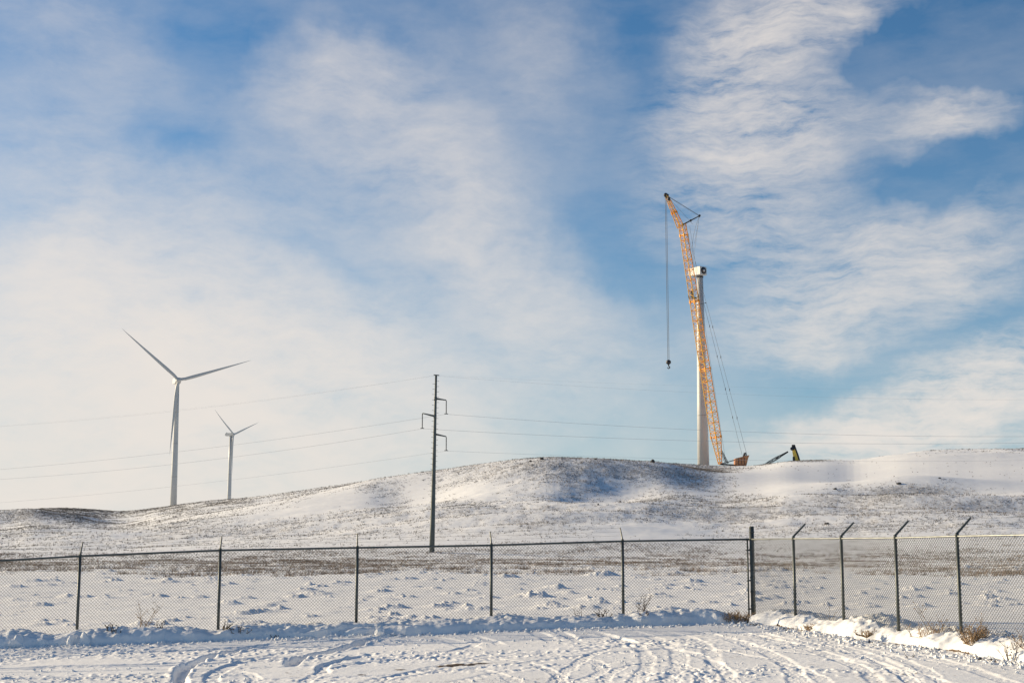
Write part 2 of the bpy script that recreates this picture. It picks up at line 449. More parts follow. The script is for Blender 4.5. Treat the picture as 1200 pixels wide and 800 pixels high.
RUTS += [
    ([(-60, 790), (120, 786), (300, 782), (430, 776), (520, 764), (560, 752), (540, 743)], .11, .05, 2),
    ([(120, 806), (300, 796), (460, 790), (600, 778), (720, 764), (860, 756), (1010, 764), (1150, 782)], .12, .05, 2),
    ([(350, 806), (372, 790), (430, 776), (520, 770), (600, 774), (650, 788), (660, 806)], .10, .05, 2),
    ([(440, 806), (452, 794), (500, 784), (560, 784), (600, 796), (606, 806)], .10, .045, 2),
    ([(-60, 764), (150, 757), (330, 747), (520, 738), (700, 734)], .12, .06, 2),
    ([(640, 806), (668, 782), (700, 764), (760, 752), (850, 748), (960, 756)], .11, .05, 2),
    ([(860, 806), (850, 786), (820, 768), (760, 754), (690, 748), (600, 748)], .12, .055, 2),
    ([(980, 806), (940, 784), (880, 768), (800, 756), (720, 752)], .11, .05, 2),
    ([(700, 806), (716, 788), (745, 778), (790, 776), (820, 790), (822, 806)], .10, .045, 2),
    ([(1130, 806), (1060, 786), (980, 770), (880, 760), (780, 760), (700, 768)], .12, .05, 2),
    ([(20, 806), (90, 797), (200, 788), (280, 786), (300, 797), (280, 806)], .10, .05, 2),
    ([(262, 782), (300, 770), (370, 760), (450, 755), (520, 757)], .09, .05, 2),
]
RUTS2 = []
for _p, _h, _d, _t in RUTS:
    if _t:
        RUTS2.append((_p, _h * .78, _d * (.42 if _t == 1 else .36), 1))
        if _t == 1 and len(RUTS2) % 3 != 1: RUTS2.append(([(a + 17 + 13 * math.sin(_p[0][0]) + (b - 736) * .2, b + 1.2) for a, b in _p], _h * .55, _d * .35, 1))
    else: RUTS2.append((_p, _h * 1.25, _d * 1.15, 0))
def to_ground(px, py):
    d = ray(px, py); Y = 26.0
    for _ in range(20):
        X = d.x / d.y * Y
        Y = (float(ground_plane(X, Y)) - CAMZ) * d.y / d.z
    return X, Y
def smooth_poly(pts, k=10):
    pts = [np.array(p, float) for p in pts]
    P_ = [2 * pts[0] - pts[1]] + pts + [2 * pts[-1] - pts[-2]]
    o = []
    for i in range(1, len(P_) - 2):
        for j in range(k):
            t = j / k
            a, b, c, d = P_[i - 1], P_[i], P_[i + 1], P_[i + 2]
            o.append(0.5 * ((2 * b) + (-a + c) * t + (2 * a - 5 * b + 4 * c - d) * t * t + (-a + 3 * b - 3 * c + d) * t ** 3))
    o.append(pts[-1]); return np.array(o)
SOIL_PATCH = [to_ground(541, 779), to_ground(525, 780), to_ground(560, 777.5), to_ground(470, 784), to_ground(425, 790)]

def yard_detail(X, Y):
    """height and bare-soil mask of the driven snow in the yard"""
    rough = sstep(-.15, .45, fbm(X / 2.6, Y / 1.3, 2, 66)) + .12
    z = 0.016 * fbm(X / 1.6, Y / 1.6, 3, 61) + 0.008 * (.35 + rough) * fbm(X / .30, Y / .34, 3, 62)
    z = z + 0.030 * np.maximum(fbm(X / .10, Y / .13, 2, 63) - .10, 0) * rough * 1.3
    soil = np.zeros_like(X)
    for pts, hw, dep, tread in RUTS2:
        pl = smooth_poly([to_ground(*p) for p in pts], 8)
        for side in (0,):
            x0, x1 = pl[:, 0].min() - 1, pl[:, 0].max() + 1; y0, y1 = pl[:, 1].min() - 1, pl[:, 1].max() + 1
            idx = np.where((X > x0) & (X < x1) & (Y > y0) & (Y < y1))[0]
            if len(idx) == 0: continue
            x = X[idx]; y = Y[idx]
            wob = 0.05 * fbm(x / .5, y / .5, 2, 71)
            best = np.full(len(idx), 9.0); sgn = np.zeros(len(idx)); along = np.zeros(len(idx)); acc = 0.0
            for i in range(len(pl) - 1):
                a = pl[i]; b = pl[i + 1]; ab = b - a; l = math.hypot(*ab)
                if l < 1e-6: continue
                t = np.clip(((x - a[0]) * ab[0] + (y - a[1]) * ab[1]) / (l * l), 0, 1)
                dx = x - a[0] - t * ab[0]; dy = y - a[1] - t * ab[1]
                d = np.hypot(dx, dy)
                m = d < best
                best[m] = d[m]; along[m] = (acc + t * l)[m]; sgn[m] = np.sign(dx * ab[1] - dy * ab[0])[m]
                acc += l
            endf = sstep(0, 1.3, along) * sstep(0, 1.1, acc - along)
            d = best + wob
            rut = -dep * (1 - sstep(hw * (.5 if tread else .75), hw * (1.6 if tread else 1.25), d))
            rim = dep * (.24 if tread else .25) * np.exp(-((d - hw * 1.5) / (hw * .38)) ** 2) * (0.6 + 0.7 * vnoise(x / .22, y / .22, 73))
            zz = rut + rim
            if tread:
                tr = np.sin(2 * math.pi * along / .24 + sgn * best * 14)
                zz = zz + 0.75 * dep * (tr > 0.1) * (1 - sstep(hw * .7, hw * .95, d)) * (vnoise(x / .9, y / .9, 78) > -.35)
            else:
                zz = zz + dep * .12 * fbm(x / .15, y / .15, 2, 74) * (d < hw * 2)
            z[idx] += zz * endf
    soil = .40 * sstep(.12, .5, fbm(X / 1.9, Y / 1.0, 3, 88)) * (Y > 20)
    for i, (sx_, sy_) in enumerate(SOIL_PATCH):
        s = (0.26, 0.16, 0.17, .12, .12)[i]
        soil = np.maximum(soil, np.exp(-((X - sx_) / (s * 1.3)) ** 2 - ((Y - sy_) / (s * .9)) ** 2) * (1.25 if i < 3 else .75) + .25 * fbm(X / .12, Y / .12, 2, 75) * (np.hypot(X - sx_, Y - sy_) < s * 3))
    return z, soil

def terrain(TH, RR, detail=True):
    X = RR * np.sin(TH); Y = RR * np.cos(TH)
    shp = X.shape
    X = X.ravel(); Y = Y.ravel(); TH = TH.ravel(); RR = RR.ravel()
    front = np.abs(TH) < 0.55
    z = ground_plane(X, Y) * (1 - sstep(36, 75, RR)) 
    soil = np.zeros_like(X); veg = np.zeros_like(X)
    # gentle swell of the field
    z = z + sstep(38, 60, RR) * (0.10 * fbm(X / 16, Y / 16, 3, 3) + 0.045 * fbm(X / 3.5, Y / 2.4, 3, 4)) 
    z = z + sstep(34.5, 38, RR) * 0.02 * fbm(X / .6, Y / .5, 3, 6)
    # brown weedy strip: rough ground
    strip = sstep(84, 96, RR + 13 * fbm(X / 5, Y / 9, 2, 10) + 8 * fbm(X / 14, Y / 14, 2, 9)) 
    z = z + strip * (1 - sstep(170, 250, RR)) * 0.10 * fbm(X / 1.2, Y / 1.6, 3, 8)
    thc = np.clip(TH, -0.44, 0.44)
    hm = sstep(150, 215, RR)
    i = np.where(hm > 0)[0]
    if len(i):
        zz = hill_raw(thc[i], RR[i])
        zz = zz + np.interp(thc[i], _th, _corr) * RR[i] * sstep(190, 420, RR[i])
        back = sstep(0.5, 1.3, np.abs(TH[i]))
        zz = zz * (1 - back) + back * 6 * fbm(X[i] / 120, Y[i] / 120, 3, 77)
        far = sstep(1800, 3400, RR[i]); zz = zz * (1 - far) + far * (zz * .25 - 20)
        z[i] = z[i] * (1 - hm[i]) + (zz + .2) * hm[i]
    if detail:
        for lx, ly, w, h in LUMPS:
            k = np.where((np.abs(X - lx) < w * 4) & (np.abs(Y - ly) < w * 4))[0]
            if len(k) == 0: continue
            x = X[k] - lx; y = Y[k] - ly
            # drifted lumps: a long gentle windward side, a short steep lee side
            asym = np.where(x > 0, .6, 1.3); asy = np.where(y < 0, .42, 1.5)
            x = x + w * .35 * fbm(x / w + lx, y / w, 2, 14); y = y + w * .3 * fbm(x / w, y / w + ly, 2, 16)
            q = (x / (w * asym)) ** 2 + (y / (w * asy)) ** 2
            z[k] += h * np.exp(-q ** 1.1) * (1 + .6 * fbm(x / (w * .3), y / (w * .3), 3, 15))
        k = np.where(front & (RR < 36.5) & (RR > 15))[0]
        if len(k):
            dz, so = yard_detail(X[k], Y[k])
            db = dist_back(X[k], Y[k]); dr = dist_right(X[k], Y[k])
            inside = sstep(-.1, .5, np.minimum(db, dr + .0))
            z[k] += dz * inside
            soil[k] = so * inside
            # torn soil along the foot of the right-hand snow bank
            foot = dr - (.62 + .18 * fbm(X[k] / .9, Y[k] / .9, 2, 91))
            w_ = .10 + .09 * fbm(X[k] / .35, Y[k] / .35, 2, 92)
            brk = sstep(-.25, .25, fbm(X[k] / 1.1, Y[k] / 1.1, 2, 93) + .08)
            s2 = np.exp(-(foot / np.maximum(w_, .03)) ** 2) * brk * (db > -.6)
            soil[k] = np.maximum(soil[k], s2)
            z[k] += .05 * s2 * fbm(X[k] / .1, Y[k] / .1, 2, 94)
    # vegetation cover (dry prairie grass through the snow)
    px = 600 + 1684 * np.tan(np.clip(TH, -.6, .6))
    v = strip * (1 - sstep(185, 225, RR)) * (0.40 + .36 * fbm(X / 9, Y / 9, 3, 51))
    hv = sstep(190, 230, RR) * (0.47 + .34 * fbm(X / 20, Y / 34, 4, 52) - .22 * sstep(.05, .4, fbm((X + .5 * Y) / 34, (Y - .5 * X) / 22, 3, 57)))
    pyv = 640 - 1684 * (z - CAMZ) / np.maximum(RR, 1)
    Rcv = interp_smooth(thc, rc[:, 0], rc[:, 1])
    VEG = [(812, 564, 36, 16, .30), (680, 552, 70, 16, .36), (775, 555, 60, 15, .34), (620, 548, 40, 8, .3), (675, 575, 25, 12, .26), (730, 570, 30, 14, .2), (455, 578, 24, 15, .32), (425, 568, 30, 6, .22),
           (510, 553, 30, 3, .15), (565, 560, 30, 8, .2), (490, 582, 16, 20, -.5), (550, 578, 50, 10, -.3), (600, 585, 60, 12, -.25), (380, 590, 60, 14, -.35), (300, 602, 60, 12, -.35), (722, 584, 30, 7, -.3),
           (905, 562, 40, 14, -.75), (955, 558, 70, 14, -.75), (1100, 546, 90, 15, -.85), (1180, 562, 50, 20, -.7), (1020, 556, 60, 12, -.6), (900, 578, 60, 6, -.4),
           (1075, 576, 60, 8, .5), (1005, 587, 60, 9, .42), (1160, 592, 60, 7, .36), (880, 592, 60, 9, .2), (960, 541, 30, 3, .5), (1090, 528, 60, 2.6, .55),
           (40, 603, 60, 8, .36), (105, 606, 40, 7, .26), (30, 618, 50, 7, .18), (200, 598, 50, 5, .32), (262, 591, 40, 4, .25), (150, 610, 60, 5, -.25), (600, 610, 80, 5, .16), (250, 620, 90, 5, .1), (760, 610, 90, 6, .12)]
    for p_, q_, wx, wy, a_ in VEG:
        hv = hv + sstep(190, 230, RR) * a_ * np.exp(-((px - p_) / wx) ** 2 - ((pyv - q_) / wy) ** 2)
    veg = np.clip(np.maximum(v, hv), 0, 1)
    veg = np.where(RR < 84, .0, veg)
    return X.reshape(shp), Y.reshape(shp), z.reshape(shp), soil.reshape(shp), veg.reshape(shp)

def zat(X, Y):
    r = np.hypot(X, Y); t = np.arctan2(X, Y)
    return terrain(np.atleast_1d(t).astype(float), np.atleast_1d(r).astype(float))[2]
def z1(X, Y): return float(zat(np.array([X]), np.array([Y]))[0])

# ------------------------------------------------------------------ ground material
def snow_material(name):
    m = bpy.data.materials.new(name); m.use_nodes = True
    t = m.node_tree; b = t.nodes['Principled BSDF']; l = t.links.new
    tcn = t.nodes.new('ShaderNodeTexCoord')
    def nz(scale, det=6, rough=.6, sc=None):
        n = t.nodes.new('ShaderNodeTexNoise'); n.inputs['Scale'].default_value = scale
        n.inputs['Detail'].default_value = det; n.inputs['Roughness'].default_value = rough
        if sc:
            mp = t.nodes.new('ShaderNodeMapping'); mp.inputs['Scale'].default_value = sc
            l(tcn.outputs['Object'], mp.inputs[0]); l(mp.outputs[0], n.inputs['Vector'])
        else: l(tcn.outputs['Object'], n.inputs['Vector'])
        return n.outputs['Fac']
    def mr(v, a, b_, c=0., d=1.):
        n = t.nodes.new('ShaderNodeMapRange'); l(v, n.inputs[0])
        for i, q in enumerate((a, b_, c, d)): n.inputs[i + 1].default_value = q
        return n.outputs[0]
    def mixc(f, a, b_):
        n = t.nodes.new('ShaderNodeMix'); n.data_type = 'RGBA'; l(f, n.inputs[0])
        for i, q in ((6, a), (7, b_)):
            if isinstance(q, tuple): n.inputs[i].default_value = (*q, 1)
            else: l(q, n.inputs[i])
        return n.outputs[2]
    at = t.nodes.new('ShaderNodeAttribute'); at.attribute_name = 'veg'
    veg = at.outputs['Fac']
    as_ = t.nodes.new('ShaderNodeAttribute'); as_.attribute_name = 'soil'
    snow = mixc(mr(nz(.5, 5), .35, .65), (.80, .80, .80), (.86, .86, .86))
    brown = mixc(mr(nz(1.7, 6), .35, .65), (.15, .125, .11), (.27, .235, .20))
    # patchy grass: clump noise pushed over a threshold set by the cover
    cl = mth(t, 'ADD', mth(t, 'MULTIPLY', nz(.42, 8, .82, (1, .35, 1)), .55), mth(t, 'MULTIPLY', nz(1.6, 6, .85, (1, .35, 1)), .45))
    f = mth(t, 'ADD', cl, mth(t, 'MULTIPLY', mth(t, 'SUBTRACT', veg, .5), .17))
    f = mr(f, .50, .58)
    f = mth(t, 'MULTIPLY', f, mr(veg, 0.02, .25))
    f = mth(t, 'MULTIPLY', f, .50)
    col = mixc(f, snow, brown)
    soilc = mixc(mr(nz(9, 6), .35, .65), (.018, .013, .010), (.11, .07, .042))
    sf = mr(mth(t, 'MULTIPLY', as_.outputs['Fac'], mth(t, 'ADD', mth(t, 'MULTIPLY', mth(t, 'SUBTRACT', nz(9, 8, .8), .5), 3.2), 1.0)), .46, .60)
    col = mixc(sf, col, soilc)
    l(col, b.inputs['Base Color'])
    b.inputs['Roughness'].default_value = .75
    b.inputs['Specular IOR Level'].default_value = .25
    bp = t.nodes.new('ShaderNodeBump'); bp.inputs['Strength'].default_value = .55; bp.inputs['Distance'].default_value = .02
    l(nz(11, 7, .7), bp.inputs['Height'])
    bp2 = t.nodes.new('ShaderNodeBump'); bp2.inputs['Strength'].default_value = .5; bp2.inputs['Distance'].default_value = .35
    l(mth(t, 'MULTIPLY', nz(1.1, 7, .7), veg), bp2.inputs['Height']); l(bp.outputs[0], bp2.inputs['Normal'])
    l(bp2.outputs[0], b.inputs['Normal'])
    return m
M_SNOW = snow_material('snow_over_ground')

# ------------------------------------------------------------------ the land: one polar sheet, finest where the photo looks
dense = np.linspace(-0.395, 0.395, 1080)
side = np.array([0.42, 0.46, 0.5, 0.56, 0.64, 0.74, 0.86, 1.0, 1.2, 1.4, 1.65, 1.9, 2.2, 2.5, 2.8])
TH = np.concatenate([-side[::-1], dense, side, [math.pi]])
rows = np.concatenate([
    np.array([.5, 2, 4, 6, 8, 10, 12, 14, 16, 18, 19.2]),
    np.arange(20, 36, .042), np.geomspace(36, 86, 190, endpoint=False), np.geomspace(86, 195, 120, endpoint=False)])
rows2 = np.concatenate([np.linspace(195, 620, 270, endpoint=False), np.geomspace(620, 1900, 50, endpoint=False), np.geomspace(1900, 3400, 12)])
def sheet(name, rr, closed_centre):
    T, RR = np.meshgrid(TH, rr, indexing='xy')
    X, Y, Z, so, ve = terrain(T, RR)
    nr_, nc = X.shape
    V = np.stack([X, Y, Z], -1).reshape(-1, 3)
    i = np.arange(nr_ - 1)[:, None] * nc; j = np.arange(nc)[None, :]
    jn = (j + 1) % nc
    F = np.stack([i + j, i + jn, i + nc + jn, i + nc + j], -1).reshape(-1, 4)[:, ::-1]
    me = bpy.data.meshes.new(name)
    nv = len(V)
    extra = 0
    if closed_centre:
        V = np.vstack([V, [[0, 0, V[0, 2]]]]); extra = nc
    me.vertices.add(len(V)); me.vertices.foreach_set('co', V.ravel().astype(np.float32))
    nf = len(F)
    loops = F.ravel(); starts = np.arange(nf) * 4; tots = np.full(nf, 4)
    if closed_centre:
        jj = np.arange(nc); tri = np.stack([np.full(nc, nv), (jj + 1) % nc, jj], -1)
        loops = np.concatenate([loops, tri.ravel()]); starts = np.concatenate([starts, nf * 4 + np.arange(nc) * 3]); nf += nc
    me.loops.add(len(loops)); me.loops.foreach_set('vertex_index', loops.astype(np.int32))
    me.polygons.add(nf); me.polygons.foreach_set('loop_start', starts.astype(np.int32))
    me.polygons.foreach_set('use_smooth', np.ones(nf, bool))
    me.update(calc_edges=True)
    for nm, arr in (('soil', so), ('veg', ve)):
        a = me.attributes.new(nm, 'FLOAT', 'POINT')
        d = arr.ravel(); d = np.concatenate([d, np.zeros(len(V) - len(d))])
        a.data.foreach_set('value', d.astype(np.float32))
    me.materials.append(M_SNOW)
    o = bpy.data.objects.new(name, me); COL.objects.link(o)
    o['kind'] = 'structure'
    return o
if not SKY_ONLY:
    sheet('ground', np.concatenate([rows, [195.0]]), True)
    sheet('hills', rows2, False)

# ------------------------------------------------------------------ ploughed snow banks along the fences
def vor3(x, y, z, seed):
    """cheap clod noise"""
    return np.abs(vnoise(x + z * .7, y - z * .9, seed))
def snow_bank(name, label, A, B, nrm, prof, seg, hfun, seed):
    """strip mesh A->B; nrm points to the yard side; prof = (back half width, crest offset, front half width)"""
    A = np.array(A[:2]); B = np.array(B[:2]); n = np.array([nrm.x, nrm.y])
    Lg = np.hypot(*(B - A)); ns = int(Lg / seg); nt_ = 46
    s = np.linspace(0, 1, ns)[:, None] * np.ones((1, nt_)); t = np.linspace(-1, 1, nt_)[None, :] * np.ones((ns, 1))
    px_ = A[0] + (B[0] - A[0]) * s; py_ = A[1] + (B[1] - A[1]) * s
    sm = s * Lg
    cen = prof[1] + .12 * fbm(sm / 1.3, 0 * sm, 2, seed)
    wb = prof[0] * (1 + .25 * fbm(sm / .9, 3 + 0 * sm, 2, seed + 1)); wf = prof[2] * (1 + .28 * fbm(sm / .8, 6 + 0 * sm, 3, seed + 2))
    off = np.where(t < 0, cen + t * wb, cen + t * wf)
    x = px_ + n[0] * off; y = py_ + n[1] * off
    h = hfun(sm) * (1 + .22 * fbm(sm / .8, off / .7, 3, seed + 3))
    q = np.abs(t)
    sh = np.clip(1 - q ** 2.2, 0, 1) ** .62
    lump = .17 * np.abs(fbm(sm / .55, off / .40, 2, seed + 4)) + .11 * np.abs(fbm(sm / .16, off / .15, 2, seed + 5)) + .05 * fbm(sm / .05, off / .05, 2, seed + 6)
    g = zat(x.ravel(), y.ravel()).reshape(x.shape)
    edge = sstep(0, .22, 1 - q)
    z = g - .05 + h * sh * (.62 + 1.1 * lump) * edge + .045 * edge
    # push faces sideways too so the clods overhang a little
    x = x + n[0] * .10 * edge * fbm(sm / .25, z / .2 + off, 2, seed + 7); y = y + n[1] * .10 * edge * fbm(sm / .25, z / .2 + off, 2, seed + 8)
    V = np.stack([x, y, z], -1).reshape(-1, 3)
    i = np.arange(ns - 1)[:, None] * nt_; j = np.arange(nt_ - 1)[None, :]
    F = np.stack([i + j, i + j + 1, i + nt_ + j + 1, i + nt_ + j], -1).reshape(-1, 4)
    me = bpy.data.meshes.new(name); me.from_pydata(V.tolist(), [], F.tolist()); me.update()
    bm = bmesh.new(); bm.from_mesh(me)
    bm.faces.ensure_lookup_table()
    if bm.faces[len(bm.faces) // 2].normal.z < 0: bmesh.ops.reverse_faces(bm, faces=bm.faces)
    bm.to_mesh(me); bm.free()
    for p in me.polygons: p.use_smooth = True
    a = me.attributes.new('veg', 'FLOAT', 'POINT'); a = me.attributes.new('soil', 'FLOAT', 'POINT')
    # dirt churned into the foot of the yard side
    dirt = np.exp(-((t - .93) / .05) ** 2) * sstep(.0, .5, fbm(sm / 1.2, sm * 0 + 9, 2, seed + 9) + DIRT)
    a.data.foreach_set('value', dirt.ravel().astype(np.float32))
    me.materials.append(M_SNOW)
    o = bpy.data.objects.new(name, me); COL.objects.link(o)
    tag(o, label, 'snow bank')
    return o
def back_h(sm):
    # distance from the corner going left; lower around the second post from the left where weeds show
    h = .37 + .06 * fbm(sm / 2.1, 0 * sm, 2, 101)
    h = h * (1 - .45 * np.exp(-((sm - 12.25) / .35) ** 2)) * (1 - .35 * np.exp(-((sm - 15.7) / .5) ** 2))
    return h * sstep(-.2, 1.2, sm)
DIRT = -.25
snow_bank('snow_bank', 'long ploughed bank of snow along the foot of the far chain link fence', C0 + DB * -0.0, C0 + DB * 8.2, nb, (.75, .20, .62), .035, back_h, 200)
DIRT = .12
def right_h(sm):
    h = .36 + .10 * fbm(sm / 1.4, 0 * sm, 2, 111) + .20 * np.exp(-((sm - 4.6) / .6) ** 2) + .12 * np.exp(-((sm - 9.0) / 1.0) ** 2)
    return h * sstep(-.3, .9, sm)
snow_bank('snow_bank', 'sunlit bank of snow along the foot of the right-hand fence with angled arms', C0 + DR * .05, C0 + DR * 8.2, nr, (.85, -.32, .85), .033, right_h, 300)

# a few angular blocks of ploughed snow
def chunk(px, off, size, label, seed):
    p = on_line(C0, DB, nb, px, off); rs = random.Random(seed)
    bm = bmesh.new(); bmesh.ops.create_icosphere(bm, subdivisions=2, radius=1)
    pl = [(Vector((rs.uniform(-1, 1), rs.uniform(-1, 1), rs.uniform(-.4, 1))).normalized(), rs.uniform(.45, .8)) for _ in range(9)]
    for v in bm.verts:
        for n_, d_ in pl:
            q_ = v.co.dot(n_)
            if q_ > d_: v.co -= n_ * (q_ - d_)
        v.co = Vector((v.co.x * size[0], v.co.y * size[1], v.co.z * size[2])) * (1 + rs.uniform(-.05, .05))
    me = bpy.data.meshes.new('snow_block'); bm.to_mesh(me); bm.free(); me.materials.append(M_SNOW)
    o = bpy.data.objects.new('snow_block', me); COL.objects.link(o); o.location = (p.x, p.y, z1(p.x, p.y) + size[2] * .55); o.rotation_euler = (0, 0, rs.uniform(0, 3))
    tag(o, label, 'snow block')
def on_line(C, D, n_, px, off):
    t = (px - 600) / 1684; best = None
    for k in range(-60, 1700):
        q_ = C + D * (k / 200) + n_ * off; e_ = abs(q_.x / q_.y - t)
        if best is None or e_ < best[0]: best = (e_, q_)
    return best[1]
chunk(24, .80, (.34, .22, .22), 'largest pointed snow block in the bank at the far left', 1)
chunk(90, .78, (.20, .15, .17), 'upright snow block in the bank under the leftmost fence post', 2)
chunk(104, .85, (.16, .14, .20), 'narrow tilted snow block just right of the leftmost fence post', 3)
chunk(447, .92, (.20, .16, .15), 'rounded snow block at the bank foot right of the third fence post', 4)

# loose snow clods at the bank feet and in the yard
def clods():
    V = []; F = []
    base = [(-1, 0, 0), (1, 0, 0), (0, -1, 0), (0, 1, 0), (0, 0, -1), (0, 0, 1)]
    fc = [(0, 2, 5), (2, 1, 5), (1, 3, 5), (3, 0, 5), (2, 0, 4), (1, 2, 4), (3, 1, 4), (0, 3, 4)]
    pts = []
    for _ in range(1500):
        s = rng.uniform(-.2, 8); p = C0 + DB * s + nb * (.75 + abs(rng.normal(0, .35))); pts.append((p.x, p.y, rng.uniform(.012, .045)))
    for _ in range(900):
        s = rng.uniform(-.2, 7); p = C0 + DR * s + nr * (.55 + abs(rng.normal(0, .3))); pts.append((p.x, p.y, rng.uniform(.012, .05)))
    for _ in range(2600):
        Y = rng.uniform(21.5, 33); X = rng.uniform(-.37, .37) * Y
        if dist_back(X, Y) < .7 or dist_right(X, Y) < .7: continue
        if vnoise(np.array(X / 1.7), np.array(Y / 1.7), 9) < -.1: continue
        pts.append((X, Y, abs(rng.normal(0, .012)) + .008))
    pts = np.array(pts); zz = zat(pts[:, 0], pts[:, 1])
    for (x, y, s), z in zip(pts, zz):
        k = len(V)
        rot = Matrix.Rotation(rng.uniform(0, 6), 3, 'Z') @ Matrix.Rotation(rng.uniform(-.6, .6), 3, 'X')
        for b in base:
            v = rot @ (Vector(b) * s * rng.uniform(.7, 1.35)); V.append((x + v.x, y + v.y, z + s * .35 + v.z * .8))
        F += [tuple(i + k for i in f) for f in fc]
    me = bpy.data.meshes.new('snow_clods'); me.from_pydata(V, [], F); me.update()
    me.materials.append(M_SNOW)
    o = bpy.data.objects.new('snow_clods', me); COL.objects.link(o)
    tag(o, 'loose crumbs and clods of snow strewn over the yard', 'snow clods', kind='stuff')
clods()

# ------------------------------------------------------------------ dry grass through the snow (uncountable)
def grass(name, label, n, rfun, hrange, blades, width, seedv, spread, material, accept):
    r_ = rfun(n); th = rng.uniform(-.40, .40, n)
    X, Y, Z, so, ve = terrain(th, r_, True)
    keep = accept(X, Y, r_, ve, rng.random(n))
    X, Y, Z, r_ = X[keep], Y[keep], Z[keep], r_[keep]; m = len(X)
    ve = ve[keep]
    base = np.repeat(np.stack([X, Y, Z], -1), blades, axis=0); M_ = m * blades
    hh = rng.uniform(*hrange, m) * (1 + 1.5 * np.maximum(0, fbm(X / 2.2, Y / 3.5, 2, 420)) * (r_ < 112))
    hh = np.repeat(hh, blades) * rng.uniform(.5, 1.0, M_)
    a = rng.uniform(0, 2 * math.pi, M_); sp_ = rng.uniform(0, spread, M_)
    base[:, 0] += np.cos(a) * sp_ * .5; base[:, 1] += np.sin(a) * sp_ * .5
    lean = rng.uniform(.1, .8, M_) * hh
    tip = base + np.stack([np.cos(a) * lean + .15 * hh, np.sin(a) * lean, hh], -1)
    wd = width * rng.uniform(.6, 1.3, M_) * np.repeat(np.maximum(1, r_ / 130.), blades)
    b2 = rng.uniform(0, math.pi, M_)
    off = np.stack([np.cos(b2) * wd, np.sin(b2) * wd, np.zeros(M_)], -1)
    base[:, 2] -= .03
    V = np.stack([base - off, base + off, tip], 1).reshape(-1, 3)
    me = bpy.data.meshes.new(name)
    me.vertices.add(len(V)); me.vertices.foreach_set('co', V.ravel().astype(np.float32))
    me.loops.add(len(V)); me.loops.foreach_set('vertex_index', np.arange(len(V), dtype=np.int32))
    me.polygons.add(M_); me.polygons.foreach_set('loop_start', (np.arange(M_) * 3).astype(np.int32))
    me.update(calc_edges=True)
    me.materials.append(material)
    o = bpy.data.objects.new(name, me); COL.objects.link(o)
    return tag(o, label, 'grass', kind='stuff')
M_GRASS = mat('dry_grass', (.11, .08, .06), .9, 0, 0, .35, (.27, .19, .13))
M_GRASS2 = mat('dry_hill_grass', (.075, .065, .055), .9, 0, 0, .05, (.19, .155, .125))
clump = lambda X, Y, s, sd: fbm(X / s, Y / (s * 1.4), 3, sd)
grass('dry_grass', 'brown dead grass poking through the snow below the hill', 110000, lambda n: rng.uniform(82, 205, n), (.10, .34), 5, .012, 1, .25, M_GRASS,
      lambda X, Y, r_, ve, q: (clump(X, Y, 3.2, 401) + .6 * clump(X, Y, 14, 402) + .35 * (ve - .5) + (q - .5) * .8) > np.where(r_ < 112, .44, np.where(r_ < 125, .34, .08)))
grass('hill_grass', 'sparse dry prairie grass speckling the snowy hill', 230000, lambda n: np.sqrt(rng.uniform(190 ** 2, 720 ** 2, n)), (.10, .46), 4, .022, 2, .5, M_GRASS2,
      lambda X, Y, r_, ve, q: ((clump(X, Y, 5, 411) * .55 + .55 * (ve - .5) + (q - .5) * 1.1) > .30) & ((ve > .10) | (q > .985)))
grass('hill_stubble', 'low grey-brown stubble in wind-blown streaks over the snowy hill', 900000, lambda n: np.sqrt(rng.uniform(180 ** 2, 700 ** 2, n)), (.05, .20), 2, .030, 2, .3, M_GRASS2,
      lambda X, Y, r_, ve, q: ((fbm((X + .35 * Y) / 9, (Y - .35 * X) / 2.6, 4, 431) * .75 + .22 * fbm(X / 1.6, Y / 2.2, 2, 432) + .75 * (ve - .5) + (q - .5) * .35) > .13) & (ve > .08))

# ------------------------------------------------------------------ fences
DIA = .072
def chain_panel(A, B, z0a, z1a, z0b, z1b, r=.0033):
    """diamond mesh between two posts: A,B are xy; z ranges at both ends"""
    mb = MB(); A = Vector((A.x, A.y, 0)); B = Vector((B.x, B.y, 0)); d = B - A; Lg = d.length; u = d / Lg
    nrm = Vector((-u.y, u.x, 0)); H = ((z1a - z0a) + (z1b - z0b)) / 2
    def pt(s, t, k):
        f = s / Lg; zb = z0a + (z0b - z0a) * f
        return A + u * s + Vector((0, 0, zb + t)) + nrm * (.003 * k)
    for sgn in (1, -1):
        n0 = int(-H / DIA) - 1; n1 = int((Lg + H) / DIA) + 2
        for i in range(n0, n1):
            s0 = i * DIA + (DIA / 2 if sgn < 0 else DIA / 2)
            # rod from (s0, 0) to (s0 + sgn*H, H), clipped to 0..Lg
            ta, tb = 0.0, H
            if sgn > 0: lo, hi = -s0, Lg - s0
            else: lo, hi = s0 - Lg, s0
            ta = max(ta, lo); tb = min(tb, hi)
            if tb - ta < .02: continue
            mb.tube([pt(s0 + sgn * ta, ta, sgn), pt(s0 + sgn * tb, tb, sgn)], r, 3, cap=False)
    return mb
POSTS_B = [(880, 631.5), (732, 633.8), (576, 638.6), (422, 641.5), (260, 644.5), (95, 651.3), (-72, 661), (-245, 671)]
POSTS_R = [(880, 631.5), (930, 631), (984, 630.6), (1047, 630), (1122, 628), (1206, 626.5), (1306, 624)]
railb = []
for n, (px, py) in enumerate(POSTS_B):
    p = C0 + DB * n; z = P(px, py, p.y).z; railb.append(Vector((p.x, p.y, z)))
railr = []
for n, (px, py) in enumerate(POSTS_R):
    p = C0 + DR * n; z = P(px, py, p.y).z; railr.append(Vector((p.x, p.y, z)))
def gz(p): return float(ground_plane(np.array(p.x), np.array(p.y)))

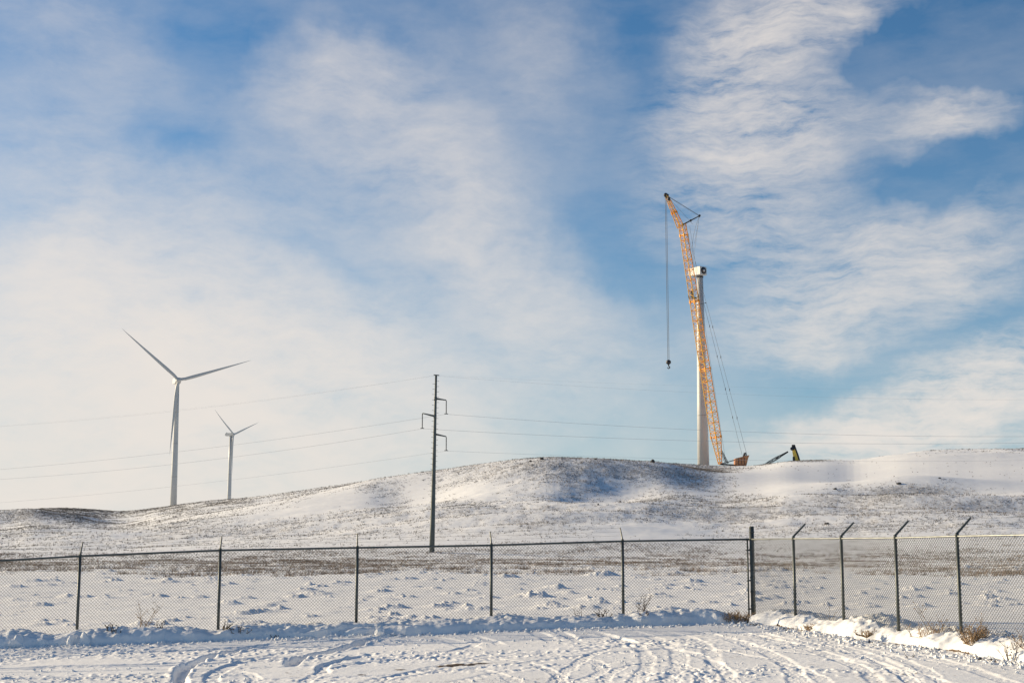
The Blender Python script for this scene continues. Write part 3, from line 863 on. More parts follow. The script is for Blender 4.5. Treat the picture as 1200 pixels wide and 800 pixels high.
fence = empty('chain_link_fence', (C0.x, C0.y, gz(C0)))
tag(fence, 'long chain link fence across the back of the snowy yard', 'fence')
bpy.context.view_layer.update()
def rel(o, par):
    o.parent = par; o.matrix_parent_inverse = Matrix.Translation(-par.location); return o
away = -nb
for n in range(1, len(railb)):
    p = railb[n]; mb = MB()
    mb.tube([(p.x, p.y, gz(p) - .3), (p.x, p.y, p.z + .015)], .033, 12)
    mb.tube([(p.x, p.y, p.z + .012), (p.x, p.y, p.z + .05)], [.038, .026], 12)
    post = rel(mb.build('post', M_POST, None, True), fence)
    a = MB(); tipv = p + away * .27 + Vector((0, 0, .31)); st = p + Vector((0, 0, .03))
    dirv = (tipv - st)
    a.tube([st, tipv], [.019, .014], 6)
    arm = a.build('barb_arm', M_POST); arm.parent = post; arm.matrix_parent_inverse = post.matrix_parent_inverse.copy() @ Matrix.Identity(4)
    arm.matrix_parent_inverse = Matrix.Identity(4); 
mb = MB(); mb.tube([v + nb * .0 for v in railb], .024, 10)
rel(mb.build('top_rail', M_RAILG, None, True), fence)
# end bar next to the corner post
mb = MB(); e = C0 + DB * .028
mb.tube([(e.x, e.y, gz(e) + .1), (e.x, e.y, railb[0].z - .02)], .02, 10)
for k in (.25, .9, 1.6):
    mb.box((e.x + .045, e.y, gz(e) + k), (.14, .03, .035))
rel(mb.build('end_bar', M_POST, None, True), fence)
for n in range(len(railb) - 1):
    A, B = railb[n], railb[n + 1]
    if n == 0: A = Vector((e.x, e.y, A.z))
    o = chain_panel(A, B, gz(A) + .02, A.z, gz(B) + .02, B.z).build('wire_mesh', M_WIRE)
    rel(o, fence)
for k in range(3):
    f = .35 + .32 * k; mb = MB()
    pts = [p + Vector((0, 0, .03)) + (away * .27 + Vector((0, 0, .28))) * f for p in railb[1:]]
    mb.tube(pts, .0016, 4)
    rel(mb.build('barbed_wire', M_WIRE), fence)

fr = empty('chain_link_fence', (C0.x + DR.x, C0.y + DR.y, gz(C0 + DR)))
tag(fr, 'right-hand chain link fence with arms angled outward, running towards the viewer', 'fence')
outw = -nr
# corner post
p = railr[0]; mb = MB()
mb.tube([(p.x + .02, p.y, gz(p) - .3), (p.x + .02, p.y, p.z + .27)], .056, 14)
mb.tube([(p.x + .02, p.y, p.z + .27), (p.x + .02, p.y, p.z + .30)], [.062, .045], 14)
for k in (.3, .62, .95, 1.28, 1.6, 1.84, 2.0):
    mb.tube([(p.x + .02, p.y, gz(p) + k), (p.x + .02, p.y, gz(p) + k + .035)], .064, 14)
rel(mb.build('corner_post', M_POST, None, True), fr)
tips = []
for n in range(1, len(railr)):
    p = railr[n]; mb = MB()
    mb.tube([(p.x, p.y, gz(p) - .3), (p.x, p.y, p.z + .015)], .033, 12)
    mb.tube([(p.x, p.y, p.z + .01), (p.x, p.y, p.z + .05)], [.042, .03], 12)
    post = rel(mb.build('post', M_POST, None, True), fr)
    a = MB(); st = p + Vector((0, 0, .03)) - outw * .02; tipv = st + outw * .33 + Vector((0, 0, .30))
    a.tube([st, tipv], [.024, .02], 6); tips.append((st, tipv))
    arm = a.build('barb_arm', M_POST); arm.parent = post
cs = railr[0] + Vector((.02, 0, .24))
mb = MB(); mb.tube([v for v in railr], .019, 10)
rel(mb.build('top_rail', M_GALV, None, True), fr)
for n in range(len(railr) - 1):
    A, B = railr[n], railr[n + 1]
    o = chain_panel(A, B, gz(A) + .02, A.z, gz(B) + .02, B.z, .0042).build('wire_mesh', M_WIRE)
    rel(o, fr)
for k in range(3):
    f = .3 + .33 * k; mb = MB()
    pts = [railr[0] + Vector((.03, 0, .08 + .08 * k))] + [a_ + (b_ - a_) * f for a_, b_ in tips]
    mb.tube(pts, .0018, 4)
    for i in range(len(pts) - 1):                  # barbs
        q = pts[i + 1] - pts[i]
        for j in range(14):
            c = pts[i] + q * ((j + .5) / 14)
            mb.tube([c + Vector((-.008, 0, -.013)), c + Vector((.008, 0, .013))], .0022, 3)
    rel(mb.build('barbed_wire', M_WIRE), fr)

# ------------------------------------------------------------------ power pole and lines
PY = 190.0
base = P(506, 652, PY); top = P(511, 439.5, PY)
pb = Vector((base.x, PY, z1(base.x, PY)))
pole = empty('power_pole', pb)
tag(pole, 'tall dark steel power pole with three side arms standing below the hill', 'power pole')
def pp(px, py): 
    q = P(px, py, PY); return Vector((q.x, q.y, q.z))
mb = MB(); tl = Vector((top.x, PY, top.z))
nseg = 6; pts = [pb + Vector((0, 0, -.5)) + (tl - pb) * (i / nseg) for i in range(nseg + 1)]; pts[-1] = tl
mb.tube(pts, [.36 - .22 * i / nseg for i in range(nseg + 1)], 16)
rel(mb.build('pole_shaft', M_POLE, None, True), pole)
def axis(py):
    f = (652 - py) / (652 - 439.5); return pb + (tl - pb) * f
lean = (tl - pb).normalized()
pegs = {}
for i in range(46):
    q = pb + (tl - pb) * (.28 + .70 * i / 46)
    sd = 1 if i % 2 else -1
    if sd not in pegs:
        mb = MB(); mb.tube([(0, 0, 0), (sd * .40, -.04, .02)], .022, 6); mb.tube([(sd * .39, -.04, .02), (sd * .43, -.043, .021)], .04, 6)
        pg = mb.build('climbing_peg', M_POLE); pegs[sd] = pg
    else:
        pg = pegs[sd].copy(); COL.objects.link(pg)
    pg.parent = pole; pg.matrix_parent_inverse = Matrix.Identity(4); pg.location = q - pb
attach = []
mb = MB(); a_ = tl + Vector((-.32, 0, .05)); b_ = tl + Vector((.42, 0, -.02)); mb.tube([a_, b_], .07, 6)
rel(mb.build('top_bracket', M_POLE), pole)
for (ay, ex, ey, iy) in ((468, 523, 468.7, 485.5), (489.5, 495, 484, 502.5), (511, 523, 511.3, 528.5)):
    st = axis(ay); en = pp(ex, ey); bo = pp(ex + (-.4 if ex > 500 else -.3), iy); bo.x = en.x; 
    mb = MB(); mb.tube([st, en], [.14, .07], 8); mb.tube([st + Vector((0, 0, -.28)), st + Vector((0, 0, .22))], .21, 10)
    arm = rel(mb.build('cross_arm', M_POLE, None, True), pole)
    mb = MB(); n = 13
    for i in range(n):
        z0_ = en.z - .05 + (bo.z + .2 - en.z) * i / n; z1_ = en.z - .05 + (bo.z + .2 - en.z) * (i + 1) / n
        mb.tube([(en.x, en.y, z0_), (en.x, en.y, (z0_ + z1_) / 2), (en.x, en.y, z1_)], [.035, .085, .035], 8)
    mb.tube([(en.x - .25, en.y, bo.z + .1), (en.x + .25, en.y, bo.z + .1)], .05, 6)
    ins = mb.build('insulator', M_DARK, None, True); ins.parent = arm
    attach.append(Vector((en.x, en.y, bo.z + .05)))
def wire(name, label, A, left, right, rad, group=None):
    """left/right: two photo points each that the hanging span passes through"""
    mb = MB()
    pts_all = []
    for sidepts, ex, slope in ((left, -1, 0.42), (right, 1, 0.10)):
        # depth grows linearly with x away from the pole
        def W_(px, py):
            t = (px - 600) / 1684
            dep = PY
            for _ in range(30):
                x = t * dep; dep = PY + abs(x - A.x) * slope
            return P(px, py, dep)
        a = W_(*sidepts[0]); b = W_(*sidepts[1])
        s1 = abs(a.x - A.x); s2 = abs(b.x - A.x)
        M2 = np.array([[s1, s1 * s1], [s2, s2 * s2]]); k = np.linalg.solve(M2, np.array([a.z - A.z, b.z - A.z]))
        smax = s2 * 1.35; arr = []
        for i in range(41):
            s = smax * i / 40; arr.append(Vector((A.x + ex * s, PY + s * slope, A.z + k[0] * s + k[1] * s * s)))
        if ex < 0: pts_all = arr[::-1]
        else: pts_all = pts_all + arr[1:]
    mb.tube(pts_all, rad, 5)
    o = mb.build(name, M_LINE); tag(o, label, 'power line', 'power lines strung past the pole'); return o
wire('power_line', 'uppermost thin ground wire running over the tip of the power pole', tl + Vector((.3, 0, 0)), ((320, 466.6), (60, 494)), ((740, 449.7), (1140, 456)), .0042)
wire('power_line', 'second thin wire, just below the uppermost one right of the pole tip', tl + Vector((-.3, 0, -.05)), ((320, 467.6), (60, 495)), ((740, 456), (1140, 468)), .007)
wire('power_line', 'conductor hanging from the highest arm of the power pole', attach[0], ((320, 515), (20, 548)), ((740, 499.7), (1180, 511.3)), .015)
wire('power_line', 'conductor hanging from the left-pointing arm of the power pole', attach[1], ((320, 529), (20, 560)), ((740, 514), (1180, 519)), .015)
wire('power_line', 'lowest conductor hanging from the bottom arm of the power pole', attach[2], ((320, 556), (20, 587)), ((740, 536), (1180, 539.5)), .011)

# ------------------------------------------------------------------ wind turbines
def blade_mesh(L_, root_r, flip=1):
    """blade along +Z from the hub, chord along X, thickness along Y (rotor axis)"""
    mb = MB(); n = 22; rings = []
    for i in range(n + 1):
        f = i / n; z = L_ * f
        ch = root_r * 2 if f < .04 else (root_r * 2 + (2.2 - root_r * 2) * min(1, (f - .04) / .17)) if f < .21 else 2.1 * (1 - (f - .21) / .79) ** .9 + .10
        th_ = root_r * 2 * (1 - f) ** 2.2 * .95 + .09
        tw = R(16) * (1 - f) ** 2
        bend = -2.8 * f ** 2.2
        ring = []
        for k in range(12):
            a = 2 * math.pi * k / 12
            x = math.cos(a) * ch / 2; y = math.sin(a) * th_ / 2 * (1 if f < .04 else (.55 + .45 * math.cos(a)) + .25)
            x += ch * .18 * (0 if f < .05 else 1)
            ring.append((x * math.cos(tw) - y * math.sin(tw), x * math.sin(tw) + y * math.cos(tw) + bend, z))
        rings.append(ring)
    vs = [v for r in rings for v in r]; fs = []
    for i in range(n):
        for k in range(12):
            a = i * 12 + k; b = i * 12 + (k + 1) % 12; fs.append((a, b, b + 12, a + 12))
    fs.append(tuple(range(12))[::-1]); fs.append(tuple(range(len(vs) - 12, len(vs))))
    mb.add(vs, fs); return mb
def turbine(name, label, hubpx, D, basepx, rb, rt, yaw, phase, Lb, group='wind turbines on the ridge', rotor=True):
    hub = P(hubpx[0], hubpx[1], D); bp_ = P(basepx[0], basepx[1], D)
    bx = hub.x
    g = z1(bx, D)
    root = empty(name, (bx, D, min(g, bp_.z)))
    tag(root, label, 'wind turbine', group)
    H = hub.z - root.location.z
    mb = MB(); mb.tube([(0, 0, -1), (0, 0, H * .33), (0, 0, H * .66), (0, 0, H - 1.6)], [rb, rb - (rb - rt) * .30, rb - (rb - rt) * .64, rt], 40)
    mb.build('tower', M_WHITE, root, True)
    for f in (.27, .52, .76):
        rr_ = rb + (rt - rb) * f; mb = MB(); mb.tube([(0, 0, H * f), (0, 0, H * f + .22)], rr_ + .09, 40)
        mb.build('flange_seam', M_SEAM, root, True)
    # nacelle built along local -Y (front) / +Y (rear)
    mb = MB(); w = 1.75
    prof = [(-2.6, -1.2), (-2.6, 1.3), (-1.5, 1.85), (6.0, 1.9), (7.2, 1.5), (7.4, -.6), (6.4, -1.5), (-1.6, -1.65)]
    mb.prism([(-w, y, z) for y, z in prof], (2 * w, 0, 0))
    mb.box((0, 6.2, 2.25), (1.6, .25, .9)); mb.tube([(.6, 6.6, 1.8), (.6, 6.6, 3.2)], .05, 5)
    nac = mb.build('nacelle', M_WHITE, root, False, .35); nac.location = (0, 0, H); nac.rotation_euler = (0, 0, yaw)
    if rotor:
        mb = MB(); pts = [(0, -2.5, 0), (0, -3.2, 0), (0, -4.6, 0), (0, -5.4, 0), (0, -5.9, 0)]; mb.tube(pts, [1.4, 1.75, 1.6, 1.0, .15], 24)
        hb = mb.build('hub', M_WHITE, root, True); hb.location = (0, 0, H); hb.rotation_euler = (0, 0, yaw)
        bm_ = blade_mesh(Lb, .95)
        b0 = None
        for k in range(3):
            ang = R(phase[k])           # image angle, ccw from +x
            M_ = Matrix.Rotation(yaw, 4, 'Z') @ Matrix.Translation((0, -3.9, 0)) @ Matrix.Rotation(math.pi / 2 - ang, 4, 'Y')
            if b0 is None: o = bm_.build('blade', M_WHITE, root, True); b0 = o
            else: o = b0.copy(); COL.objects.link(o); o.parent = root
            o.matrix_local = Matrix.Translation((0, 0, H)) @ M_
    return root, H
# yaw rotates the rotor front: 0 faces the camera, positive turns it towards the right of the picture
turbine('wind_turbine', 'nearer and larger white three-bladed wind turbine on the left ridge', (208, 446), 900, (203, 592), 2.15, 1.2, R(24), (18, 140.5, 264.5), 47.5)
turbine('wind_turbine', 'smaller and more distant white wind turbine turned sideways on the left ridge', (270.6, 509), 1650, (268.5, 584.5), 2.5, 1.7, R(62), (22, 146, 266), 46)
# the unfinished turbine beside the crane: tower and nacelle without a rotor
TD = 600.0
troot, TH_ = turbine('unfinished_turbine', 'bare white turbine tower with box nacelle and no blades behind the orange crane', (820, 318.5), TD, (823, 544), 2.5, 1.32, R(28), (0, 0, 0), 0, None, rotor=False)
for o in list(troot.children):
    if o.name.startswith('nacelle'): bpy.data.objects.remove(o)
mb = MB(); 
prof = [(-3.4, -1.65), (-3.4, 1.6), (-3.1, 1.85), (3.4, 1.85), (3.9, 1.2), (3.9, -1.0), (3.4, -1.6), (-2.9, -1.85)]
mb.prism([(-1.95, y, z) for y, z in prof], (3.9, 0, 0))
nac = mb.build('nacelle', M_WHITE, troot, False, .4); nac.location = (-.75, 0, TH_); nac.rotation_euler = (0, 0, R(36))
mb = MB(); mb.tube([(0, -3.42, 0), (0, -3.58, 0)], [1.5, 1.45], 28)
ring_o = mb.build('hub_flange', M_DARK, nac, True)
mb = MB(); mb.tube([(0, -3.5, 0), (0, -3.9, 0)], [.62, .5], 16)
mb.build('main_shaft', M_WHITE, nac, True)
mb = MB(); mb.tube([(0, 0, TH_ - 2.6), (0, 0, TH_ - 2.05)], 1.5, 28)
mb.build('yaw_ring', M_DARK, troot, True)

# ------------------------------------------------------------------ lattice crane
CD = 588.0
crane = empty('crawler_crane', (P(856, 545, CD).x, CD, z1(P(856, 545, CD).x, CD)))
tag(crane, 'tall orange lattice boom crane with its hook hanging free beside the bare turbine tower', 'crane')
CG = crane.location.z
def cp_(px, py, dy=0): return P(px, py, CD + dy)
def lattice(mb_a, mb_b, A, B, w0, w1, bay, rch, rl, yaw=R(38), joints=()):
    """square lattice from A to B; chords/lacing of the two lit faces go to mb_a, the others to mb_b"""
    A = Vector(A); B = Vector(B); d = (B - A); Lg = d.length; d.normalize()
    u = Vector((math.cos(yaw), math.sin(yaw), 0)); u = (u - d * u.dot(d)).normalized(); v = d.cross(u)
    n = max(2, int(round(Lg / bay)))
    def cor(i, k):
        f = i / n; w = w0(f) / 2 if callable(w0) else (w0 + (w1 - w0) * f) / 2
        c = A + d * (Lg * f); sx_, sy_ = ((-1, -1), (1, -1), (1, 1), (-1, 1))[k]
        return c + u * (w * sx_) + v * (w * sy_)
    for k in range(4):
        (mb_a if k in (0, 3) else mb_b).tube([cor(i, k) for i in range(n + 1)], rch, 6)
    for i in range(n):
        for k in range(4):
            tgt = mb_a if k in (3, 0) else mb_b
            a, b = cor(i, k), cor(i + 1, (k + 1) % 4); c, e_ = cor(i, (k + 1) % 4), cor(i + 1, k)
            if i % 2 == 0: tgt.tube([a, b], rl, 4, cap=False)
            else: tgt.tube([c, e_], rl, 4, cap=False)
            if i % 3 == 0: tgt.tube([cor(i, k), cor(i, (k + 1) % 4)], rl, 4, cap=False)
    for f in joints:
        c = A + d * (Lg * f); w = (w0(f) if callable(w0) else w0 + (w1 - w0) * f)
        rot = Matrix((u, v, d)).transposed()
        for k in range(4):
            sx_, sy_ = ((-1, -1), (1, -1), (1, 1), (-1, 1))[k]
            mb_b.box(c + u * (w / 2 * sx_) + v * (w / 2 * sy_), (.55, .55, 1.1), rot)
        for s in (-1, 1):
            mb_b.box(c + u * (w / 2 * s), (.12, w, .35), rot); mb_b.box(c + v * (w / 2 * s), (w, .12, .35), rot)
    return u, v, d
foot = cp_(844, 543.5, 2); head = cp_(799.2, 262, 2)
def bw(f):
    return 1.0 + (2.95 - 1.0) * min(1, f / .11) if f < .45 else 2.95 - .75 * (f - .45) / .55
ma, mbb = MB(), MB()
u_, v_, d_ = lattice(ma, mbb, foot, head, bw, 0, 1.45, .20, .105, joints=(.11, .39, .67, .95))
# one orange boom; the paler left-hand members have sunlight painted into their colour
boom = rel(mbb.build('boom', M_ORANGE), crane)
o = ma.build('sunlit_chords', M_LIT_ORANGE); o.parent = boom
# work platform on the boom
mb = MB(); c = foot + (head - foot) * .685
rot = Matrix((u_, v_, d_)).transposed()
mb.box(c, (2.4, 2.4, .3), rot); mb.box(c + d_ * 1.6 + v_ * .9, (.8, .8, 3.0), rot)
for k in range(4): mb.tube([c + u_ * 1.5 * (1, 1, -1, -1)[k] + v_ * 1.5 * (1, -1, 1, -1)[k], c + u_ * 1.5 * (1, 1, -1, -1)[k] + v_ * 1.5 * (1, -1, 1, -1)[k] + d_ * 1.5], .09, 4)
o = mb.build('work_platform', M_DARK); o.parent = boom
mb = MB(); mb.tube([c + u_ * 1.2 - d_ * 3, c + u_ * 6.6 - d_ * 2.7 + Vector((0, 0, .6))], .10, 5); mb.box(c + u_ * 6.6 - d_ * 2.7 + Vector((0, 0, .6)), (.5, .3, .3))
o = mb.build('cable_guide', M_DARK); o.parent = boom
# jib
jt = cp_(781, 229, 2)
ma, mbb = MB(), MB()
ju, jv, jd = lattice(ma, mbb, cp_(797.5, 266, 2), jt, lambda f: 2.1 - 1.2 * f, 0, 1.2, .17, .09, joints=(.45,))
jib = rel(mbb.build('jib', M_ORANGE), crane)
o = ma.build('sunlit_chords', M_LIT_ORANGE); o.parent = jib  # sunlit side of the jib, its light put into the colour
mb = MB(); tipc = cp_(780.3, 228.5, 2)
mb.box(tipc + Vector((.3, 0, -.3)), (1.4, .9, 1.6), Matrix.Rotation(R(30), 3, 'Y')); mb.tube([tipc + Vector((-.1, -.5, 0)), tipc + Vector((-.1, .5, 0))], .8, 14)
mb.tube([cp_(783.5, 233) + Vector((0, -.8, 0)), cp_(784.2, 233.5) + Vector((0, .8, 0))], .6, 10)
o = mb.build('head_sheave', M_DARK, None, True); o.parent = jib
# strut
st = cp_(819.6, 253, 2)
mb = MB(); sroot = cp_(799, 264, 2)
for s in (-1, 1): mb.tube([sroot + Vector((0, s * 1.1, 0)), st + Vector((0, s * .3, 0))], .17, 6)
for i in range(7):
    f = i / 7; g_ = (i + 1) / 7
    mb.tube([sroot.lerp(st, f) + Vector((0, 1.1 - .8 * f, 0)), sroot.lerp(st, g_) + Vector((0, -1.1 + .8 * g_, 0))], .08, 4)
mb.box(sroot.lerp(st, .5), (.8, 1.4, .7)); mb.tube([st + Vector((0, -.6, 0)), st + Vector((0, .6, 0))], .5, 12)
rel(mb.build('jib_strut', M_DARK), crane)
# pendants
mb = MB()
gant = cp_(873.5, 533.5, 2)
for s in (-1, 1):
    o_ = Vector((0, s * 1.1, 0))
    mb.tube([st + o_ * .4, jt + o_ * .4], .07, 4); 
    mb.tube([head + Vector((.5 + .5 * (s + 1), 0, 0)) + o_, gant + Vector((1.2 * s - .3, 0, 0)) + o_], .058, 4)
    mb.tube([st + o_ * .4, cp_(812.5 - s, 300 + 14 * s, 2) + o_], .045, 4)
mb.tube([cp_(812, 263, 2), cp_(783, 231, 2)], .045, 4)
q0, q1 = head, gant
for f in (.28, .45, .58, .72, .84):
    for s in (-1, 1):
        c = (head + Vector((.5 + .5 * (s + 1), s * 1.1, 0))).lerp(gant + Vector((1.2 * s - .3, s * 1.1, 0)), f); mb.box(c, (.28, .3, 1.0))
mb.tube([cp_(808.2, 265, 2), cp_(850.5, 541, 2)], .05, 4)
pts = [st.lerp(cp_(811, 300, 2), f) + Vector((-1.0 * math.sin(f * math.pi), 0, 0)) for f in (0, .25, .5, .75, 1)]; mb.tube(pts, .06, 4)
rel(mb.build('pendant_cables', M_CABLE), crane)
# hoist rope and hook block
hb_z = cp_(783.4, 424, 2); rt_ = cp_(780.2, 229, 2)
mb = MB(); mb.tube([(hb_z.x - .28, CD + 2, hb_z.z), (hb_z.x - .28, CD + 2, rt_.z)], .085, 4); mb.tube([(hb_z.x + .25, CD + 2, hb_z.z), (hb_z.x + .25, CD + 2, rt_.z)], .085, 4)
rope = rel(mb.build('hoist_rope', M_DARK), crane)
mb = MB(); c = Vector((hb_z.x, CD + 2, hb_z.z))
mb.tube([c + Vector((0, 0, .9)), c + Vector((0, 0, .4)), c + Vector((0, 0, -.5)), c + Vector((0, 0, -1.1))], [.35, 1.0, 1.05, .35], 14)
hk = [c + Vector((0, 0, -1.1)), c + Vector((0, 0, -1.7)), c + Vector((.45, 0, -2.0)), c + Vector((.45, 0, -2.5)), c + Vector((0, 0, -2.75)), c + Vector((-.45, 0, -2.5)), c + Vector((-.45, 0, -2.2))]
mb.tube(hk, [.3, .22, .24, .24, .22, .18, .08], 8)
o = mb.build('hook_block', M_DARK, None, True); o.parent = rope
# upper works: deck, counterweight tray, gantry, cab, tracks
k = CD / 1684
mb = MB()
a = cp_(861, 537.5, .3); poly = [cp_(861.5, 537), cp_(872, 534.5), cp_(877.5, 533.2), cp_(876, 537), cp_(874, 545.5), cp_(861.5, 545)]
mb.prism([q + Vector((0, -1.8, 0)) for q in poly], (0, 5.6, 0))
cw = rel(mb.build('counterweight', M_RUST, None, False, .12), crane)
mb = MB()
for s in range(3):
    q = cp_(864.5 + s * 3.6, 540.5); mb.box((q.x, q.y - 1.86, q.z), (.18, .10, 2.6))
o = mb.build('weight_ribs', M_DARK); o.parent = cw
mb = MB(); 
for s in (-1.3, 1.3):
    o_ = Vector((0, s + 1, 0))
    mb.tube([cp_(844, 543.5) + o_, cp_(862, 538.5) + o_], .17, 6); mb.tube([cp_(844, 543.5) + o_, cp_(862, 544.6) + o_], .24, 6)
    mb.tube([cp_(846, 528) + o_, cp_(853.5, 542.5) + o_], .16, 6); mb.tube([cp_(846.5, 531) + o_, cp_(851, 543.5) + o_], .10, 6)
    mb.tube([cp_(871.5, 536) + o_, cp_(873.5, 530) + o_], .28, 6); mb.tube([cp_(875, 534) + o_, cp_(873.5, 530) + o_], .15, 6)
rel(mb.build('boom_struts', M_DARK), crane)
dk = cp_(855, 546.2); mb = MB(); mb.box((dk.x, dk.y + 1, dk.z - .3), (11.5, 3.4, .9)); mb.box((dk.x + 1.2, dk.y + 1, dk.z - 1.1), (3.0, 3.0, .8))
rel(mb.build('slewing_deck', M_RUST, None, False, .06), crane)
mb = MB(); mb.prism([(dk.x - 4.4, dk.y - 2.2, dk.z - 2.2), (dk.x - 2.2, dk.y - 2.2, dk.z - 2.2), (dk.x - 2.2, dk.y - 2.2, dk.z - .2), (dk.x - 3.8, dk.y - 2.2, dk.z - .2)], (0, 1.4, 0))
rel(mb.build('cab', M_DARK, None, False, .08), crane)
for s in (-1, 1):
    mb = MB(); L2 = 4.6; rr = .75; zc_ = min(dk.z - 2.2, CG + .8); poly = []
    for i in range(9): a = math.pi / 2 + math.pi * i / 8; poly.append((dk.x - L2 + rr * math.cos(a), dk.y + 1 + s * 3 - .55, zc_ + rr * math.sin(a)))
    for i in range(9): a = -math.pi / 2 + math.pi * i / 8; poly.append((dk.x + L2 + rr * math.cos(a), dk.y + 1 + s * 3 - .55, zc_ + rr * math.sin(a)))
    mb.prism(poly, (0, 1.1, 0))
    rel(mb.build('crawler_track', M_DARK), crane)

# ------------------------------------------------------------------ second machine behind the crest
YD = 585.0
q = P(932, 541, YD)
yc = empty('lifting_machine', (q.x, YD, z1(q.x, YD)))
tag(yc, 'yellow and black boom of a small lifting machine poking up over the snowy crest', 'lifting machine')
def yp(px, py, dy=0): return P(px, py, YD + dy)
mb = MB()
poly = [yp(931.2, 541), yp(928.6, 524.5), yp(929.8, 521.3), yp(931.8, 521.8), yp(933.6, 528), yp(937.2, 541)]
base_z = yc.location.z
poly[0].z = min(poly[0].z, base_z + 1); poly[-1].z = poly[0].z
mb.prism(poly, (0, 1.6, 0))
arm_y = rel(mb.build('boom', M_YEL, None, False, .1), yc)
mb = MB(); mb.prism([yp(929.6, 520.9, -.1), yp(931.6, 521.0, -.1), yp(936.0, 533, -.1), yp(938.2, 540.5, -.1), yp(936.6, 540.8, -.1), yp(932.6, 529, -.1)], (0, 1.8, 0))
rel(mb.build('rear_plate', M_DARK), yc)
mb = MB(); c = yp(928.6, 525.4, .6); mb.tube([c + Vector((0, -1, 0)), c + Vector((0, 1, 0))], .75, 14)
mb.box(yp(929.8, 522.2, .6), (1.1, 1.7, .9))
rel(mb.build('boom_head', M_DARK, None, True), yc)
mb = MB(); mb.box(yp(930.2, 537.6, .2), (.75, 1.0, 1.9))
rel(mb.build('cylinder_block', M_DARK), yc)
mb = MB(); c = Vector((q.x + .5, YD + .8, base_z - .9)); mb.prism([c + Vector((-3, -1.4, .5)), c + Vector((3.4, -1.4, .5)), c + Vector((3.1, -1.4, 1.5)), c + Vector((-1.6, -1.4, 1.5)), c + Vector((-2.8, -1.4, 1.1))], (0, 2.8, 0))
body = rel(mb.build('chassis', M_YEL, None, False, .1), yc)
for sx_ in (-2, 2):
    for sy_ in (-1.5, 1.5):
        mb = MB(); mb.tube([c + Vector((sx_, sy_ - .25, .6)), c + Vector((sx_, sy_ + .25, .6))], .62, 18)
        rel(mb.build('wheel', M_DARK, None, True), yc)

# slanted dark lattice section lying against the bank
sb = empty('lattice_section', tuple(P(897, 545, 583)))
tag(sb, 'dark slanted lattice boom section rising to the right behind the snowy crest', 'crane section')
ma = MB(); lattice(ma, ma, P(893, 546.5, 583), P(923.5, 529, 583), lambda f: .30 + .55 * max(0, math.sin(math.pi * min(1, f * 1.05))) ** .8 * (1 if f < .7 else .5), 0, 1.1, .12, .06, yaw=0.2)
ma.box(P(911, 536.3, 583), (1.2, .8, .6), Matrix.Rotation(R(-30), 3, 'Y'))
rel(ma.build('lattice_frame', M_DARK), sb)
mb = MB(); ft = P(893, 546.5, 583); g0 = z1(ft.x, 583)
mb.box((ft.x, 583, (ft.z + g0) / 2 - .2), (1.6, 1.6, max(.8, ft.z - g0 + .6)))
rel(mb.build('support_block', M_RUST, None, False, .05), sb)

# ------------------------------------------------------------------ boulders on the hill
def ray_hit(px, py, r0=60, r1=800):
    d = ray(px, py); h = math.hypot(d.x, d.y); th = math.atan2(d.x, d.y); sl = d.z / h
    rr = np.linspace(r0, r1, 1500)
    z = terrain(np.full_like(rr, th), rr)[2]
    m = np.where(z > CAMZ + sl * rr)[0]
    r_ = rr[m[0]] if len(m) else None
    if r_ is None:
        e = (z - CAMZ) / rr; r_ = rr[np.argmax(e)]
    x, y = r_ * math.sin(th), r_ * math.cos(th)
    return Vector((x, y, z1(x, y))), r_
def boulder(px, py, wpx, hpx, label, seed):
    c, r_ = ray_hit(px, py)
    s = r_ / 1684
    bm = bmesh.new(); bmesh.ops.create_icosphere(bm, subdivisions=3, radius=1)
    rs = random.Random(seed); ox = rs.uniform(0, 50)
    for v in bm.verts:
        k = 1 + .34 * float(fbm(np.array(v.co.x * 1.5 + ox), np.array(v.co.y * 1.5 + v.co.z * 1.9), 3, seed))
        v.co = Vector((v.co.x * wpx * s / 2 * k, v.co.y * wpx * s / 2 * k, v.co.z * hpx * s * .8 * k))
    me = bpy.data.meshes.new('boulder'); bm.to_mesh(me); bm.free(); me.materials.append(M_ROCK)
    o = bpy.data.objects.new('boulder', me); COL.objects.link(o); o.location = c + Vector((0, 0, hpx * s * .25))
    tag(o, label, 'boulder', 'dark rocks on the snowy hill')
BOULD = [(635, 538.2, 4.5, 2.6, 'small dark rock on the top of the middle hill left of its summit'),
         (765, 541.6, 4.6, 3.4, 'largest dark rock on the skyline left of the bare turbine tower'),
         (621.5, 540.6, 3, 1.6, 'little dark rock on the crest farthest left on the middle hill'),
         (701, 591.6, 2.4, 1.6, 'left one of two tiny dark rocks in the snowy hollow under the middle hill'),
         (727, 588.2, 2.6, 1.6, 'right one of two tiny dark rocks in the snowy hollow under the middle hill'),
         (979, 573.6, 4.2, 1.8, 'dark rock on the snow slope below the crane section'),
         (1053.5, 567.4, 5.5, 1.8, 'flat dark rock at the top of the shaded knoll on the right slope'),
         (1101, 560.4, 3, 1.3, 'small rock on the smooth bright slope at the upper right'),
         (969, 614.2, 6, 2, 'dark rock low on the slope above the right-hand fence'),
         (698, 538.4, 3.4, 1.3, 'low dark rock on the middle of the hill skyline')]
for i, b in enumerate(BOULD): boulder(*b, 500 + i)

